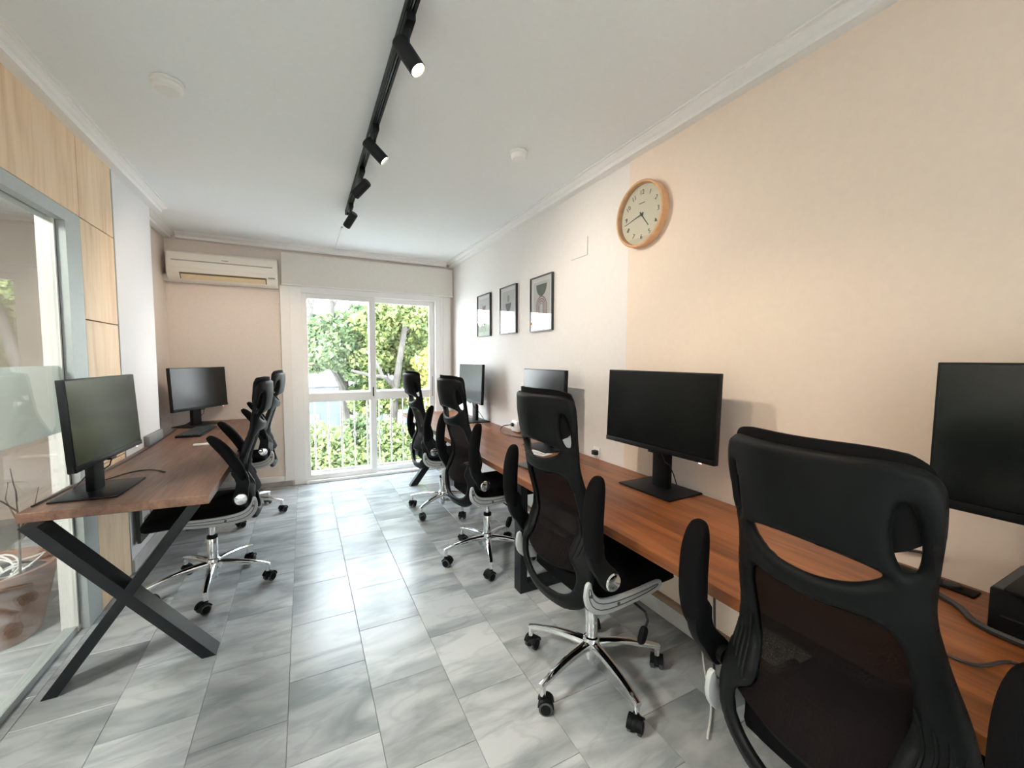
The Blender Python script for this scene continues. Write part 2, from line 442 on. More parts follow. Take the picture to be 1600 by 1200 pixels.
# ------------------------------------------------------------------ glass partition and wood cladding on the left
part = struct(empty('wall_partition', (XW, 3.0, 0)))
part['label'] = 'framed glass partition with a frosted band on the left'
def pbox(name, mat, a, b, **k):   # world coordinates, child of the partition
    return box(name, mat, (a[0]-XW, a[1]-3.0, a[2]), (b[0]-XW, b[1]-3.0, b[2]), part, **k)
GZ = 2.085
m = MB()
m.box((-.035, -.155, 0), (0, 0, 2.147)); m.build('door_jamb', 'aluminium', part, smooth=False)
box('jamb_reveal', 'white_lacquer', (-.10, -.175, 0), (-.0352, 0, 2.147), part, smooth=False)
pbox('head_rail', 'aluminium', (XW-.09, -1.5, GZ), (XW, 2.845, 2.147), smooth=False)
pbox('sill_rail', 'aluminium', (XW-.09, -1.5, 0), (XW-.04, 2.845, .03), smooth=False)
pbox('door_seal', 'dark_gray_plastic', (XW-.038, 2.838, .03), (XW-.035, 2.8449, GZ), smooth=False)
pbox('glass_pane', 'partition_glass', (XG-.008, -1.5, .03), (XG, 2.825, GZ), smooth=False)
pbox('frosted_film', 'frosted_film', (XG-.011, -1.5, 1.04), (XG-.0085, 2.825, 1.37), smooth=False)
pbox('rear_panel', 'column_white', (XW-.09, YB, 0), (XW, -1.5, 2.147), smooth=False)
clad = struct(empty('wall_cladding', (XW, 3.2, 0)), 'light maple cladding panels around the glass partition')
def cpanel(y0, y1, z0, z1, name='cladding_panel'):
    g = .003
    return box(name, 'maple', (-.05, y0-3.2+g, z0+g), (0, y1-3.2-g, z1-g), clad, bev=.0015, smooth=False)
for y0, y1, z0, z1 in [(3.0, 3.437, 2.147, 2.585), (3.0, 3.437, 1.613, 2.147), (3.0, 3.437, .80, 1.613), (3.0, 3.437, 0, .80),
                       (1.9, 3.0, 2.147, 2.585), (.8, 1.9, 2.147, 2.585), (-.3, .8, 2.147, 2.585), (-1.5, -.3, 2.147, 2.585)]:
    cpanel(y0, y1, z0, z1)
box('panel_backing', 'ink', (-.06, 3.0-3.2, 0), (-.051, 3.437-3.2, 2.60), clad, smooth=False)
box('panel_backing', 'ink', (-.06, YB-3.2, 2.147), (-.051, 3.0-3.2, 2.60), clad, smooth=False)
box('edge_strip', 'aluminium', (-.05, 3.437-3.2, 0), (.004, 3.443-3.2, 2.60), clad, smooth=False)
box('top_strip', 'aluminium', (-.05, YB-3.2, 2.585), (.003, 3.437-3.2, 2.60), clad, smooth=False)

# skirtings
struct(box('baseboard_right', 'skirting_marble', (XR-.016, YB, 0), (XR, YF, .085), bev=.003, smooth=False))
struct(box('baseboard_far', 'skirting_gray', (XL2, YF-.016, 0), (DX0-.02, YF, .055), bev=.003, smooth=False))
struct(box('baseboard_left', 'skirting_marble', (XL2, 4.17, 0), (XL2+.016, YF-.02, .085), bev=.003, smooth=False))
struct(box('baseboard_column', 'skirting_marble', (XW, 3.45, 0), (XW+.016, 4.16, .085), bev=.003, smooth=False))
# white casing left of the sliding door and narrow casing on its right
m = MB(); m.box((-.205, YF-.03, .055), (DX0, YF, 2.19), .003)
m.box((XL2, YF-.025, .055), (-.206, YF, .115), .003)
struct(m.build('trim_6', 'white_paint', smooth=False), 'white casing and low rail left of the sliding door')
m = MB(); m.box((DX1, YF-.03, 0), (1.70, YF, 2.19), .003); m.box((1.60, YF-.036, 0), (1.62, YF-.03, 2.19))
struct(m.build('trim_7', 'white_paint', smooth=False), 'pale casing between the sliding door and the right wall')
# roller shutter box
sb = empty('shutter_box', (.77, YF, 2.19)); tag(sb, 'cream roller shutter box above the sliding glass door', 'shutter box')
box('cover_panel', 'shutter_cream', (-.955, -.045, .012), (.955, 0, .345), sb, bev=.003, smooth=False)
box('lip', 'white_lacquer', (-.96, -.055, 0), (.96, 0, .012), sb, bev=.003, smooth=False)

# ------------------------------------------------------------------ sliding door to the balcony
dr = struct(empty('door_1', (.72, YF, 0))); dr['label'] = 'white sliding glass door to the balcony'
dx = .72
def dbox(name, a, b, parent=dr, mat='white_lacquer', bev=.003):
    return box(name, mat, (a[0]-dx, a[1]-YF, a[2]), (b[0]-dx, b[1]-YF, b[2]), parent, bev=bev, smooth=False)
m = MB()
for a, b in [((DX0, -.03, 0), (.0, .08, 2.19)), ((1.50, -.03, 0), (DX1, .08, 2.19)), ((0, -.03, 2.125), (1.50, .08, 2.19)), ((0, -.06, 0), (1.50, .08, .03))]:
    m.box((a[0]-dx, a[1], a[2]), (b[0]-dx, b[1], b[2]), .003)
m.build('door_frame', 'white_lacquer', dr, smooth=False)
def sash(x0, x1, g0, g1, yc, gl):
    s = empty('sliding_sash', (0, 0, 0), parent=dr); s.location = ((x0+x1)/2-dx, yc, .03)
    cx = (x0+x1)/2
    m = MB(); h = 2.095
    m.box((x0-cx, -.02, 0), (g0-cx, .02, h), .003); m.box((g1-cx, -.02, 0), (x1-cx, .02, h), .003)
    m.box((g0-cx, -.02, h-.055), (g1-cx, .02, h), .003); m.box((g0-cx, -.02, 0), (g1-cx, .02, .055), .003)
    m.build('sash_frame', 'white_lacquer', s, smooth=False)
    box('mid_rail', 'white_lacquer', (g0-cx, -.02, .885), (g1-cx, .02, .985), s, bev=.003, smooth=False)
    box('glass_pane', 'window_glass', (g0-cx, -.003, .055), (g1-cx, .003, .885), s, smooth=False)
    box('glass_pane', 'window_glass', (g0-cx, -.003, .985), (g1-cx, .003, h-.055), s, smooth=False)
    if gl:
        m = MB().box((x1-cx-.055, -.03, .90), (x1-cx-.02, -.02, 1.10), .004); m.build('latch_plate', 'white_lacquer', s)
        m = MB().box((x1-cx-.044, -.036, .93), (x1-cx-.03, -.03, 1.04), .002); m.build('latch_slot', 'black_steel', s)
    else:
        box('pull', 'gray_plastic', (x1-cx-.035, -.026, .90), (x1-cx-.02, -.02, 1.15), s, bev=.002)
    return s
sash(.0, .775, .052, .705, .005, True)
sash(.70, 1.50, .775, 1.435, .05, False)

# balcony
struct(box('balcony_floor', 'stone', (-1.2, YF+.2, -.25), (2.8, YF+.62, -.03), smooth=False), 'pale balcony slab outside the sliding door')
br = empty('balcony_railing', (.85, 5.42, -.03)); tag(br, 'pale metal balcony railing outside the sliding door, slim bars with ornamental knots', 'railing')
box('top_rail', 'rail_metal', (-1.95, -.025, 1.0), (1.95, .025, 1.04), br, bev=.006)
box('bottom_rail', 'rail_metal', (-1.95, -.02, .06), (1.95, .02, .085), br, bev=.004)
bar_me = {}
for i in range(26):
    x = .109+(i-9)*.1485-.85
    if not -1.95 < x < 1.95: continue
    twisted = i % 2 == 1
    if twisted not in bar_me:
        m = MB()
        if twisted:
            prof = [(.008, .085)]
            for k in range(1, 46):
                z = .085+.915*k/46
                prof.append((.008+(.0055*(k % 2) if 8 < k < 40 else 0), z))
            m.lathe(prof+[(.008, 1.0)], 8)
        else:
            m.lathe([(.008, .085), (.008, .45), (.016, .47), (.018, .49), (.016, .51), (.008, .53), (.008, 1.0)], 8)
        o = m.build('railing_bar', 'rail_metal', br); bar_me[twisted] = o.data
    else:
        o = bpy.data.objects.new('railing_bar', bar_me[twisted]); COL.objects.link(o); o.parent = br
    o.location = (x, 0, 0)

# ------------------------------------------------------------------ outside
struct(box('ground', 'paving', (-30, 5.8, -4.2), (40, 60, -4), smooth=False), 'paved ground below the balcony')
def foliage(name, blobs, n, size, mat, parent):
    per = np.array([b[3]**2 for b in blobs], float); per /= per.sum()
    V = []; F = []
    for b, p in zip(blobs, per):
        k = int(n*p)
        d = rng.normal(size=(k, 3)); d /= np.linalg.norm(d, axis=1)[:, None]
        r = b[3]*(rng.random(k)**.45)
        r *= 1+.25*np.sin(5*d[:, 0]+b[0]*3)*np.sin(4*d[:, 2]+b[1]*2)
        c = np.array(b[:3])+d*r[:, None]*np.array([1, 1, b[4] if len(b) > 4 else .8])
        a = rng.normal(size=(k, 3)); a /= np.linalg.norm(a, axis=1)[:, None]
        q = rng.normal(size=(k, 3)); q = np.cross(a, q); q /= np.linalg.norm(q, axis=1)[:, None]
        s = size*(.6+.8*rng.random(k))[:, None]
        i0 = len(V)*4
        pts = np.stack([c-a*s, c+q*s*.5, c+a*s, c-q*s*.5], 1)
        V.extend(list(pts))
    V = np.concatenate(V); F = [(i, i+1, i+2, i+3) for i in range(0, len(V), 4)]
    me = bpy.data.meshes.new(name); me.from_pydata(V.tolist(), [], F)
    o = obj(name, me, mat, parent, smooth=False); tag(o, kind='stuff'); return o
def tree(name, label, loc, trunk, branches, blobs, n, size, mat, group=None):
    t = empty(name, loc); tag(t, label, 'tree', group)
    L = Vector(loc)
    def rel(p): return Vector(p)-L
    m = MB(); m.tube([rel(p) for p in trunk[0]], list(trunk[1]), 9); m.build('trunk', 'bark', t)
    for pts, rad in branches:
        m = MB(); m.tube([rel(p) for p in pts], list(rad), 7); m.build('branch', 'bark', t)
    foliage('foliage', [(*rel(b[:3]), *b[3:]) for b in blobs], n, size, mat, t)
    return t
tree('leafy_tree', 'broad green tree behind the left pane with pale bare limbs above its crown', (1.0, 10.6, -4),
     ([(1.0, 10.6, -4), (1.05, 10.6, -1.5), (.9, 10.6, .3), (.75, 10.6, 1.6)], (.2, .18, .14, .1)),
     [([(.9, 10.6, .6), (.55, 10.3, 1.3), (.1, 10.2, 1.9), (.3, 10.2, 3.1)], (.09, .06, .05, .02)),
      ([(.75, 10.6, 1.5), (.65, 10.3, 2.2), (.55, 10.2, 3.4)], (.08, .06, .03)),
      ([(.6, 10.3, 2.5), (.95, 10.3, 3.2)], (.04, .02)), ([(.2, 10.2, 2.5), (-.05, 10.2, 3.2)], (.035, .015))],
     [(-.3, 10.5, 1.9, .75), (.3, 10.2, 1.7, .8), (.9, 10.3, 1.9, .75), (.35, 10.5, 2.1, .5, .6), (-.2, 10.6, 1.7, .6, .6), (.55, 10.2, 1.5, .62, .7), (1.25, 10.3, 1.15, .5), (1.45, 10.4, .6, .5), (-.9, 10.6, 1.7, .8), (1.25, 10.5, 2.3, .5)],
     52000, .062, 'leaves_mid', None)
tree('pale_trunk_tree', 'bright green tree behind the right pane with a pale leaning trunk', (1.75, 9.6, -4),
     ([(1.75, 9.6, -4), (1.72, 9.5, -1), (1.85, 9.5, .7), (1.93, 9.4, 1.3), (2.06, 9.4, 2.1), (2.12, 9.4, 3.0)], (.15, .12, .085, .07, .06, .04)),
     [([(1.85, 9.5, .75), (1.6, 9.3, 1.0), (1.25, 9.3, 1.05), (.9, 9.3, 1.15)], (.06, .05, .04, .03)),
      ([(1.55, 9.3, 1.0), (1.4, 9.25, 1.35), (1.15, 9.2, 1.6)], (.045, .035, .02)),
      ([(2.05, 9.4, 2.0), (2.4, 9.6, 2.3), (2.75, 9.8, 2.2)], (.03, .02, .01))],
     [(2.0, 9.0, 2.5, .42), (1.55, 9.9, 2.1, .6), (1.95, 9.8, 2.55, .6), (2.4, 10.0, 2.1, .6), (1.4, 10.1, 1.35, .55), (2.2, 10.2, 1.5, .6), (1.75, 9.9, .5, .5), (2.5, 10.2, .8, .6), (1.4, 10.1, .35, .5), (2.75, 9.8, 2.7, .6)],
     46000, .058, 'leaves_bright', None)
tree('yellow_tree', 'sunlit yellow green tree at the right edge of the door view', (2.75, 9.0, -4),
     ([(2.75, 9.0, -4), (2.75, 9.0, -1), (2.7, 9.0, 1.0)], (.14, .1, .05)), [],
     [(2.55, 8.9, 1.2, .42), (2.75, 8.9, .75, .5), (2.45, 8.8, .35, .45), (2.9, 9.0, 1.4, .5), (2.5, 8.8, -.1, .45), (3.0, 9.0, .1, .6)],
     18000, .052, 'leaves_yellow', None)
HL = ['bright bush behind the balcony bars at the left', 'darker bush behind the middle balcony bars', 'bright bush behind the balcony bars at the right', 'low bush behind the meeting stiles of the door']
for i, (x, y, z, r, n) in enumerate([(.35, 8.3, -.35, .62, 3600), (1.15, 9.0, -.3, .55, 3000), (1.65, 8.3, -.35, .6, 3200), (.95, 7.8, -.75, .5, 2600)]):
    b = empty('bush', (x, y, -4)); tag(b, HL[i], 'bush', None)
    MB().tube([(0, 0, 0), (.05, 0, 2), (0, 0, 3.4)], [.06, .05, .02], 7).build('stem', 'bark', b)
    foliage('foliage', [(0, 0, z+4, r, .9), (-.35*r, 0, z+4-.5*r, r*.8), (.4*r, .1, z+4-.55*r, r*.8), (0, 0, z+2.6, r*1.1), (-.2, .1, z+4+.45*r, r*.5)], n*3, .05, 'leaves_mid' if i == 1 else 'leaves_hedge', b)
# house across the street
hs = empty('white_house', (1.0, 17, -4)); tag(hs, 'white house across the street with a moulded cornice and blue grey lower wall', 'house')
box('lower_wall', 'house_blue', (-6, 0, 0), (5, 6, 3.9), hs, smooth=False)
m = MB()
m.box((-6.1, -.10, 4.0), (5.1, 6, 4.35)); m.box((-6.2, -.22, 4.35), (5.2, 6, 4.48)); m.box((-6.1, -.15, 3.9), (5.1, 6, 4.0))
m.build('cornice', 'house_white', hs, smooth=False)
box('upper_wall', 'house_white', (-6, .8, 4.48), (5, 6, 5.6), hs, smooth=False)
MB().prism([(-6.2, 5.6), (5.2, 5.6), (-.5, 6.9)], .6, 6.2, 'Y').build('roof', 'house_roof', hs, smooth=False)
for k in range(6):
    f = box('window_frame', 'house_white', (-4.6+k*1.6, -.06, 1.6), (-3.7+k*1.6, .02, 3.3), hs, smooth=False)
    box('pane', 'window_glass', (-4.52+k*1.6, -.07, 1.68), (-3.78+k*1.6, -.061, 3.22), f, smooth=False)
for k in range(16): box('dentil', 'house_white', (-5.8+k*.65, -.17, 4.06), (-5.55+k*.65, -.101, 4.28), hs, smooth=False)

# ------------------------------------------------------------------ desks
def beam(m, p0, p1, wx, wy):
    """rectangular tube between two points in a plane y=const: cut flat at top and bottom"""
    (x0, z0), (x1, z1), y = p0, p1, wy
    return m.prism([(x0-wx/2, z0), (x0+wx/2, z0), (x1+wx/2, z1), (x1-wx/2, z1)], y[0], y[1], 'Y', .002)
ld = empty('desk', (-.71, 3.7, 0)); tag(ld, 'dark brown topped desk with black crossed legs along the left side', 'desk')
def q(x, y): return (x+.71, y-3.7)
zt, zb = .772, .730
m = MB(); m.prism([q(-1.062, 2.375), q(-.408, 2.318), q(-.392, 5.08), q(-1.026, 5.08), q(-1.026, 2.83), q(-1.06, 2.80)], zb, zt, 'Z', .003); m.build('desktop', 'brown_top', ld, smooth=False)
m = MB(); beam(m, (-.972+.71, 0), (-.465+.71, zb), .052, (-1.40, -1.30)); m.build('leg', 'black_steel', ld, smooth=False)
m = MB(); beam(m, (-.43+.71, 0), (-1.0+.71, zb), .056, (-1.4005, -1.2995)); m.build('leg', 'black_steel', ld, smooth=False)
m = MB(); beam(m, (-.972+.71, 0), (-.465+.71, zb), .052, (1.20, 1.30)); m.build('leg', 'black_steel', ld, smooth=False)
m = MB(); beam(m, (-.43+.71, 0), (-1.0+.71, zb), .056, (1.1995, 1.3005)); m.build('leg', 'black_steel', ld, smooth=False)

rd = empty('long_desk', (1.4, 2.1, 0)); tag(rd, 'long walnut topped desk running the whole length of the right wall', 'desk')
box('desktop', 'walnut_top', (1.058-1.4, -.75-2.1, .713), (XR-.006-1.4, 4.98-2.1, .75), rd, bev=.002, smooth=False)
def rect_leg(y):
    m = MB(); x0, x1 = 1.13-1.4, 1.68-1.4
    m.box((x0, y-2.1-.04, 0), (x0+.045, y-2.1+.04, .713)); m.box((x1-.045, y-2.1-.04, 0), (x1, y-2.1+.04, .713))
    m.box((x0+.045, y-2.1-.04, 0), (x1-.045, y-2.1+.04, .045)); m.box((x0+.045, y-2.1-.04, .668), (x1-.045, y-2.1+.04, .713))
    m.build('frame_leg', 'black_steel', rd, smooth=False)
rect_leg(2.14); rect_leg(-.35)
m = MB(); beam(m, (1.06-1.4, 0), (1.60-1.4, .713), .085, (2.38, 2.44)); m.build('leg', 'black_steel', rd, smooth=False)
m = MB(); beam(m, (1.62-1.4, 0), (1.10-1.4, .713), .085, (2.378, 2.442)); m.build('leg', 'black_steel', rd, smooth=False)

# ------------------------------------------------------------------ office chair
def smooth_interp(pts, x, k=9):
    p = np.array(pts); xs = np.linspace(p[0, 0]-.1, p[-1, 0]+.1, 400); ys = np.interp(xs, p[:, 0], p[:, 1])
    w_ = np.hanning(29); w_ /= w_.sum(); ys = np.convolve(np.pad(ys, 14, 'edge'), w_, 'valid')
    return np.interp(x, xs, ys)
XCp = [(.40, -.235), (.46, -.262), (.52, -.280), (.58, -.280), (.65, -.252), (.72, -.222), (.80, -.235), (.88, -.262), (.95, -.285), (1.03, -.305), (1.10, -.325), (1.18, -.338), (1.27, -.338)]
KP = [(.40, .045), (.55, .055), (.70, .055), (.90, .07), (1.03, .098), (1.27, .085)]
def back_pt(v, z, off=0.0):
    """point on the back surface, offset along its forward normal"""
    def P(v, z): return np.stack([smooth_interp(XCp, z)+smooth_interp(KP, z)*(v/.2)**2, v, z], -1)
    p = P(v, z); e = 1e-3
    a = P(v+e, z)-P(v-e, z); b = P(v, z+e)-P(v, z-e)
    n = np.cross(a, b); n /= np.linalg.norm(n, axis=-1)[..., None]
    return p+n*np.asarray(off)[..., None]
OUT = [(.405, .0), (.41, .11), (.44, .185), (.48, .222), (.54, .238), (.60, .242), (.68, .236), (.76, .222), (.85, .205), (.93, .190), (.99, .180), (1.04, .182), (1.10, .190), (1.16, .196), (1.21, .196), (1.235, .189), (1.25, .170), (1.257, .14), (1.258, .0)]
HOLE = [(.462, .0), (.468, .09), (.492, .15), (.53, .180), (.575, .185), (.60, .17), (.625, .135), (.655, .128), (.70, .135), (.76, .150), (.84, .152), (.91, .145), (.94, .13), (.955, .10), (.945, .0)]
def mirror(pts):
    r = [(w_, z) for z, w_ in pts]; l = [(-w_, z) for z, w_ in pts[::-1] if w_ > 0]
    return r+l
SLIT = [(v_, z_+.030) for v_, z_ in [(-.130, 1.016), (-.11, 1.027), (-.08, 1.036), (-.04, 1.043), (0, 1.045), (.04, 1.043), (.08, 1.036), (.11, 1.027), (.130, 1.016), (.11, .997), (.08, .982), (.04, .973), (0, .970), (-.04, .973), (-.08, .982), (-.11, .997)]]
def ell(cx, cz, rx, rz, n=24, lean=0): return [(cx+rx*math.cos(2*PI*i/n)+lean*rz*math.sin(2*PI*i/n), cz+rz*math.sin(2*PI*i/n)) for i in range(n)]
POLYS = [mirror(OUT), mirror(HOLE), SLIT, ell(.155, 1.122, .016, .066), ell(-.155, 1.122, .016, .066)]
def smooth_poly(p, it=2):
    p = np.array(p)
    for _ in range(it):
        qn = np.roll(p, -1, 0); p = np.stack([.75*p+.25*qn, .25*p+.75*qn], 1).reshape(-1, 2)
    return p
def poly_sdf(P, X):
    A = P; B = np.roll(P, -1, 0); d = B-A
    t = np.clip(((X[:, None]-A)*d).sum(-1)/np.maximum((d*d).sum(-1), 1e-12), 0, 1)
    dist = np.linalg.norm(X[:, None]-(A+t[..., None]*d), axis=-1).min(1)
    c = (A[:, 1] > X[:, None, 1]) != (B[:, 1] > X[:, None, 1])
    xi = A[:, 0]+(X[:, None, 1]-A[:, 1])*d[:, 0]/np.where(np.abs(d[:, 1]) < 1e-12, 1e-12, d[:, 1])
    inside = (c & (X[:, None, 0] < xi)).sum(1) % 2 == 1
    return np.where(inside, dist, -dist)
SP = [smooth_poly(p) for p in POLYS]
def frame_sdf(X):
    s = poly_sdf(SP[0], X)
    for p in SP[1:]: s = np.minimum(s, -poly_sdf(p, X))
    return s
def back_frame_mesh():
    h = .0085
    gv = np.arange(-.255, .2551, h); gz = np.arange(.415, 1.27, h)
    G = np.stack(np.meshgrid(gv, gz, indexing='ij'), -1); sh = G.shape[:2]
    X = G.reshape(-1, 2); S = frame_sdf(X)
    keepv = (S > -.45*h).reshape(sh)
    cell = keepv[:-1, :-1] & keepv[1:, :-1] & keepv[1:, 1:] & keepv[:-1, 1:]
    idx = np.arange(X.shape[0]).reshape(sh)
    I, J = np.nonzero(cell)
    quads = np.stack([idx[I, J], idx[I+1, J], idx[I+1, J+1], idx[I, J+1]], 1)
    # boundary vertices: those whose four neighbouring cells are not all kept
    cnt = np.zeros(X.shape[0], int); np.add.at(cnt, quads.ravel(), 1)
    used = cnt > 0; bnd = used & (cnt < 4)
    for _ in range(4):
        e = 1e-4; xb = X[bnd]; s0 = frame_sdf(xb)
        g = np.stack([(frame_sdf(xb+[e, 0])-s0)/e, (frame_sdf(xb+[0, e])-s0)/e], 1)
        gn = np.maximum((g*g).sum(1), .25)
        X[bnd] = xb-np.clip(s0, -h, h)[:, None]*g/gn[:, None]
    S = np.maximum(frame_sdf(X), 0); S[bnd] = 0
    u = np.clip(S/.016, 0, 1); th = .002+.0115*np.sqrt(1-(1-u)**2)
    rm = -np.ones(X.shape[0], int); rm[used] = np.arange(used.sum())
    Xu, tu, bu = X[used], th[used], bnd[used]
    A = back_pt(Xu[:, 0], Xu[:, 1], tu); B = back_pt(Xu[:, 0], Xu[:, 1], -tu)
    n = len(Xu); q = rm[quads]
    F = q.tolist()+(q[:, ::-1]+n).tolist()
    ed = {}
    for f in q.tolist():
        for a, b in zip(f, f[1:]+f[:1]): ed[(a, b)] = 1
    F += [(b, a, a+n, b+n) for (a, b) in ed if (b, a) not in ed]
    me = bpy.data.meshes.new('back_frame'); me.from_pydata(np.concatenate([A, B]).tolist(), [], F)
    return me
def shell(name, mat, parent, region, nv, nz, front, back):
    """closed cushion-like shell: region(u,w)->v,z ; front/back offset functions of (a,b) in [-1,1]"""
    a = np.linspace(-1, 1, nv); b = np.linspace(-1, 1, nz); Ag, Bg = np.meshgrid(a, b, indexing='ij')
    v, z = region(Ag.ravel(), Bg.ravel())
    Fp = back_pt(v, z, front(Ag.ravel(), Bg.ravel())); Bp = back_pt(v, z, back(Ag.ravel(), Bg.ravel()))
    n = nv*nz; idx = np.arange(n).reshape(nv, nz)
    Q = np.stack([idx[:-1, :-1], idx[1:, :-1], idx[1:, 1:], idx[:-1, 1:]], -1).reshape(-1, 4)
    F = Q.tolist()+(Q[:, ::-1]+n).tolist()
    rim = list(idx[:, 0])+list(idx[-1, 1:])+list(idx[-2::-1, -1])+list(idx[0, -2:0:-1])
    F += [(int(r2), int(r1), int(r1)+n, int(r2)+n) for r1, r2 in zip(rim, rim[1:]+rim[:1])]
    me = bpy.data.meshes.new(name); me.from_pydata(np.concatenate([Fp, Bp]).tolist(), [], F)
    b_ = bmesh.new(); b_.from_mesh(me); bmesh.ops.recalc_face_normals(b_, faces=b_.faces[:]); b_.to_mesh(me); b_.free()
    return obj(name, me, mat, parent, angle=60)

def make_chair():
    root = empty('office_chair')
    U = []      # parts that ride on the gas lift
    # --- five star base
    m = MB(); m.lathe([(.030, .085), (.030, .10), (.036, .105), (.038, .16), (.034, .178), (.028, .182)], 24)
    m.lathe([(.020, .052), (.022, .056), (.022, .086), (.020, .088)], 20); m.build('hub', 'chrome', root)
    leg_me = None; cast = None
    for k in range(5):
        a = 2*PI*k/5
        if leg_me is None:
            m = MB(); secs = []
            for i in range(9):
                t = i/8; x = .028+.290*t; zc = .145-.036*t-.012*math.sin(PI*t)*-1; hw_ = .022-.009*t; hh_ = .020-.008*t
                if i == 8: hh_ *= .8
                ring = []
                for kk in range(10):
                    an = 2*PI*kk/10; c_, s_ = math.cos(an), math.sin(an)
                    ring.append(m.bm.verts.new((x, hw_*math.copysign(abs(c_)**.7, c_), zc+hh_*math.copysign(abs(s_)**.8, s_))))
                secs.append(ring)
            for A_, B_ in zip(secs, secs[1:]):
                for kk in range(10): m.bm.faces.new((A_[kk], A_[(kk+1) % 10], B_[(kk+1) % 10], B_[kk]))
            m.bm.faces.new(secs[0][::-1]); m.bm.faces.new(secs[-1])
            m.cyl((.306, 0, .070), (.306, 0, .108), .0125, n=14)
            lg = m.build('base_leg', 'chrome', root); leg_me = lg.data
        else:
            lg = bpy.data.objects.new('base_leg', leg_me); COL.objects.link(lg); lg.parent = root
        lg.rotation_euler.z = a; lg['spin'] = 1
        if cast is None:
            c = empty('caster', parent=root)
            m = MB(); m.cyl((0, 0, .05), (0, 0, .080), .012, n=12)
            # hood: arched cover between the wheels
            pts = [(.030*math.cos(t)-.012, .031+.032*math.sin(t)) for t in np.linspace(-.2, PI+.1, 14)]
            m.prism(pts+[(-.030, .02), (.010, .02)], -.010, .010, 'Y', .002)
            for s in (-1, 1):
                pts2 = [(.033*math.cos(t)-.012, .030+.034*math.sin(t)) for t in np.linspace(.25, PI-.05, 12)]
                inn = [(.029*math.cos(t)-.012, .030+.030*math.sin(t)) for t in np.linspace(PI-.05, .25, 12)]
                m.prism(pts2+inn, min(s*.010, s*.028), max(s*.010, s*.028), 'Y')
            m.build('caster_hood', 'black_plastic', c)
            for s in (-1, 1):
                w_ = MB().lathe([(.010, s*.0125), (.026, s*.0125), (.028, s*.015), (.028, s*.025), (.0255, s*.027)], 22, 'Y', (-.012, 0, .0285)).build('wheel', 'dark_gray_plastic', c)
                w2 = MB().lathe([(.021, s*.026), (.020, s*.0295), (.006, s*.0295)], 18, 'Y', (-.012, 0, .0285)).build('wheel_cap', 'black_plastic', c)
            cast = c
        else:
            c = copy_tree(cast, root)
        c.location = (.306*math.cos(a), .306*math.sin(a), 0); c.rotation_euler.z = a+[.3, 1.4, -.8, 2.2, -2.0][k]; c['spin'] = 1
    m = MB(); m.lathe([(.026, .18), (.027, .19), (.027, .315), (.024, .322)], 22); gl = m.build('lift_column', 'chrome', root)
    m = MB(); m.lathe([(.0285, .305), (.0285, .322), (.020, .326)], 22); m.build('lift_collar', 'black_plastic', root)
    m = MB(); m.lathe([(.015, .24), (.015, .43)], 16); U.append(m.build('lift_piston', 'chrome', root))
    # --- mechanism under the seat
    m = MB(); m.box((-.12, -.085, .405), (.12, .085, .45), .012); m.box((-.05, -.05, .39), (.05, .05, .41), .006); m.box((-.1, -.20, .43), (.1, .20, .455), .005)
    U.append(m.build('tilt_mechanism', 'black_plastic', root))
    lv = MB().tube([(.03, -.08, .42), (.035, -.20, .415), (.045, -.265, .40), (.05, -.275, .37), (.03, -.28, .345)], .005, 8).build('tilt_lever', 'black_steel', root)
    m = MB(); m.ellipsoid((.015, -.282, .325), (-.35, 0, -1), (0, 1, 0), .035, .013, .018, 3, 10, 10); m.build('lever_handle', 'black_plastic', lv)
    U.append(lv)
    # --- seat cushion with waterfall front
    m = MB(); nu, nv = 30, 26; rows = []
    def seat_pt(a, b, top):
        x = .055+.250*a; e = max(0, 1-abs(a)**5)*max(0, 1-abs(b)**5)
        wy = .239*(1-.10*max(0, -a)**2-.06*max(0, a)**6)
        # rounded plan
        y = wy*b
        k = .93 if abs(a) > .8 and abs(b) > .8 else 1
        r = (abs(a)**6+abs(b)**6)**(1/6)
        if r > 1: x = .055+.250*a/r; y = wy*b/r
        zt_ = .490+.040*e**.45+.012*b*b*e-.022*max(0, a-.45)**2/.3+.006*max(0, -a)**2
        zb_ = .472-.022*e**.4-.012*max(0, a-.5)
        return (x, y, zt_ if top else zb_)
    for top in (1, 0):
        V = m.grid(lambda u, v_: seat_pt(2*u-1, 2*v_-1, top), nu, nv)
        rows.append(V)
    A_, B_ = rows
    rim = lambda V: [V[i][0] for i in range(nu)]+[V[-1][j] for j in range(1, nv)]+[V[i][-1] for i in range(nu-2, -1, -1)]+[V[0][j] for j in range(nv-2, 0, -1)]
    ra, rb = rim(A_), rim(B_)
    for i in range(len(ra)): m.bm.faces.new((ra[i], ra[(i+1) % len(ra)], rb[(i+1) % len(ra)], rb[i]))
    U.append(m.build('seat', 'black_fabric', root, angle=80))
    # --- grey side brackets
    outer = [(.150, .478), (.13, .464), (.07, .454), (.0, .448), (-.10, .442), (-.165, .446), (-.21, .462), (-.238, .490), (-.250, .525), (-.247, .56), (-.240, .582)]
    inner = [(-.222, .586), (-.218, .56), (-.208, .538), (-.185, .514), (-.15, .502), (-.08, .496), (.0, .496), (.07, .500), (.138, .504)]
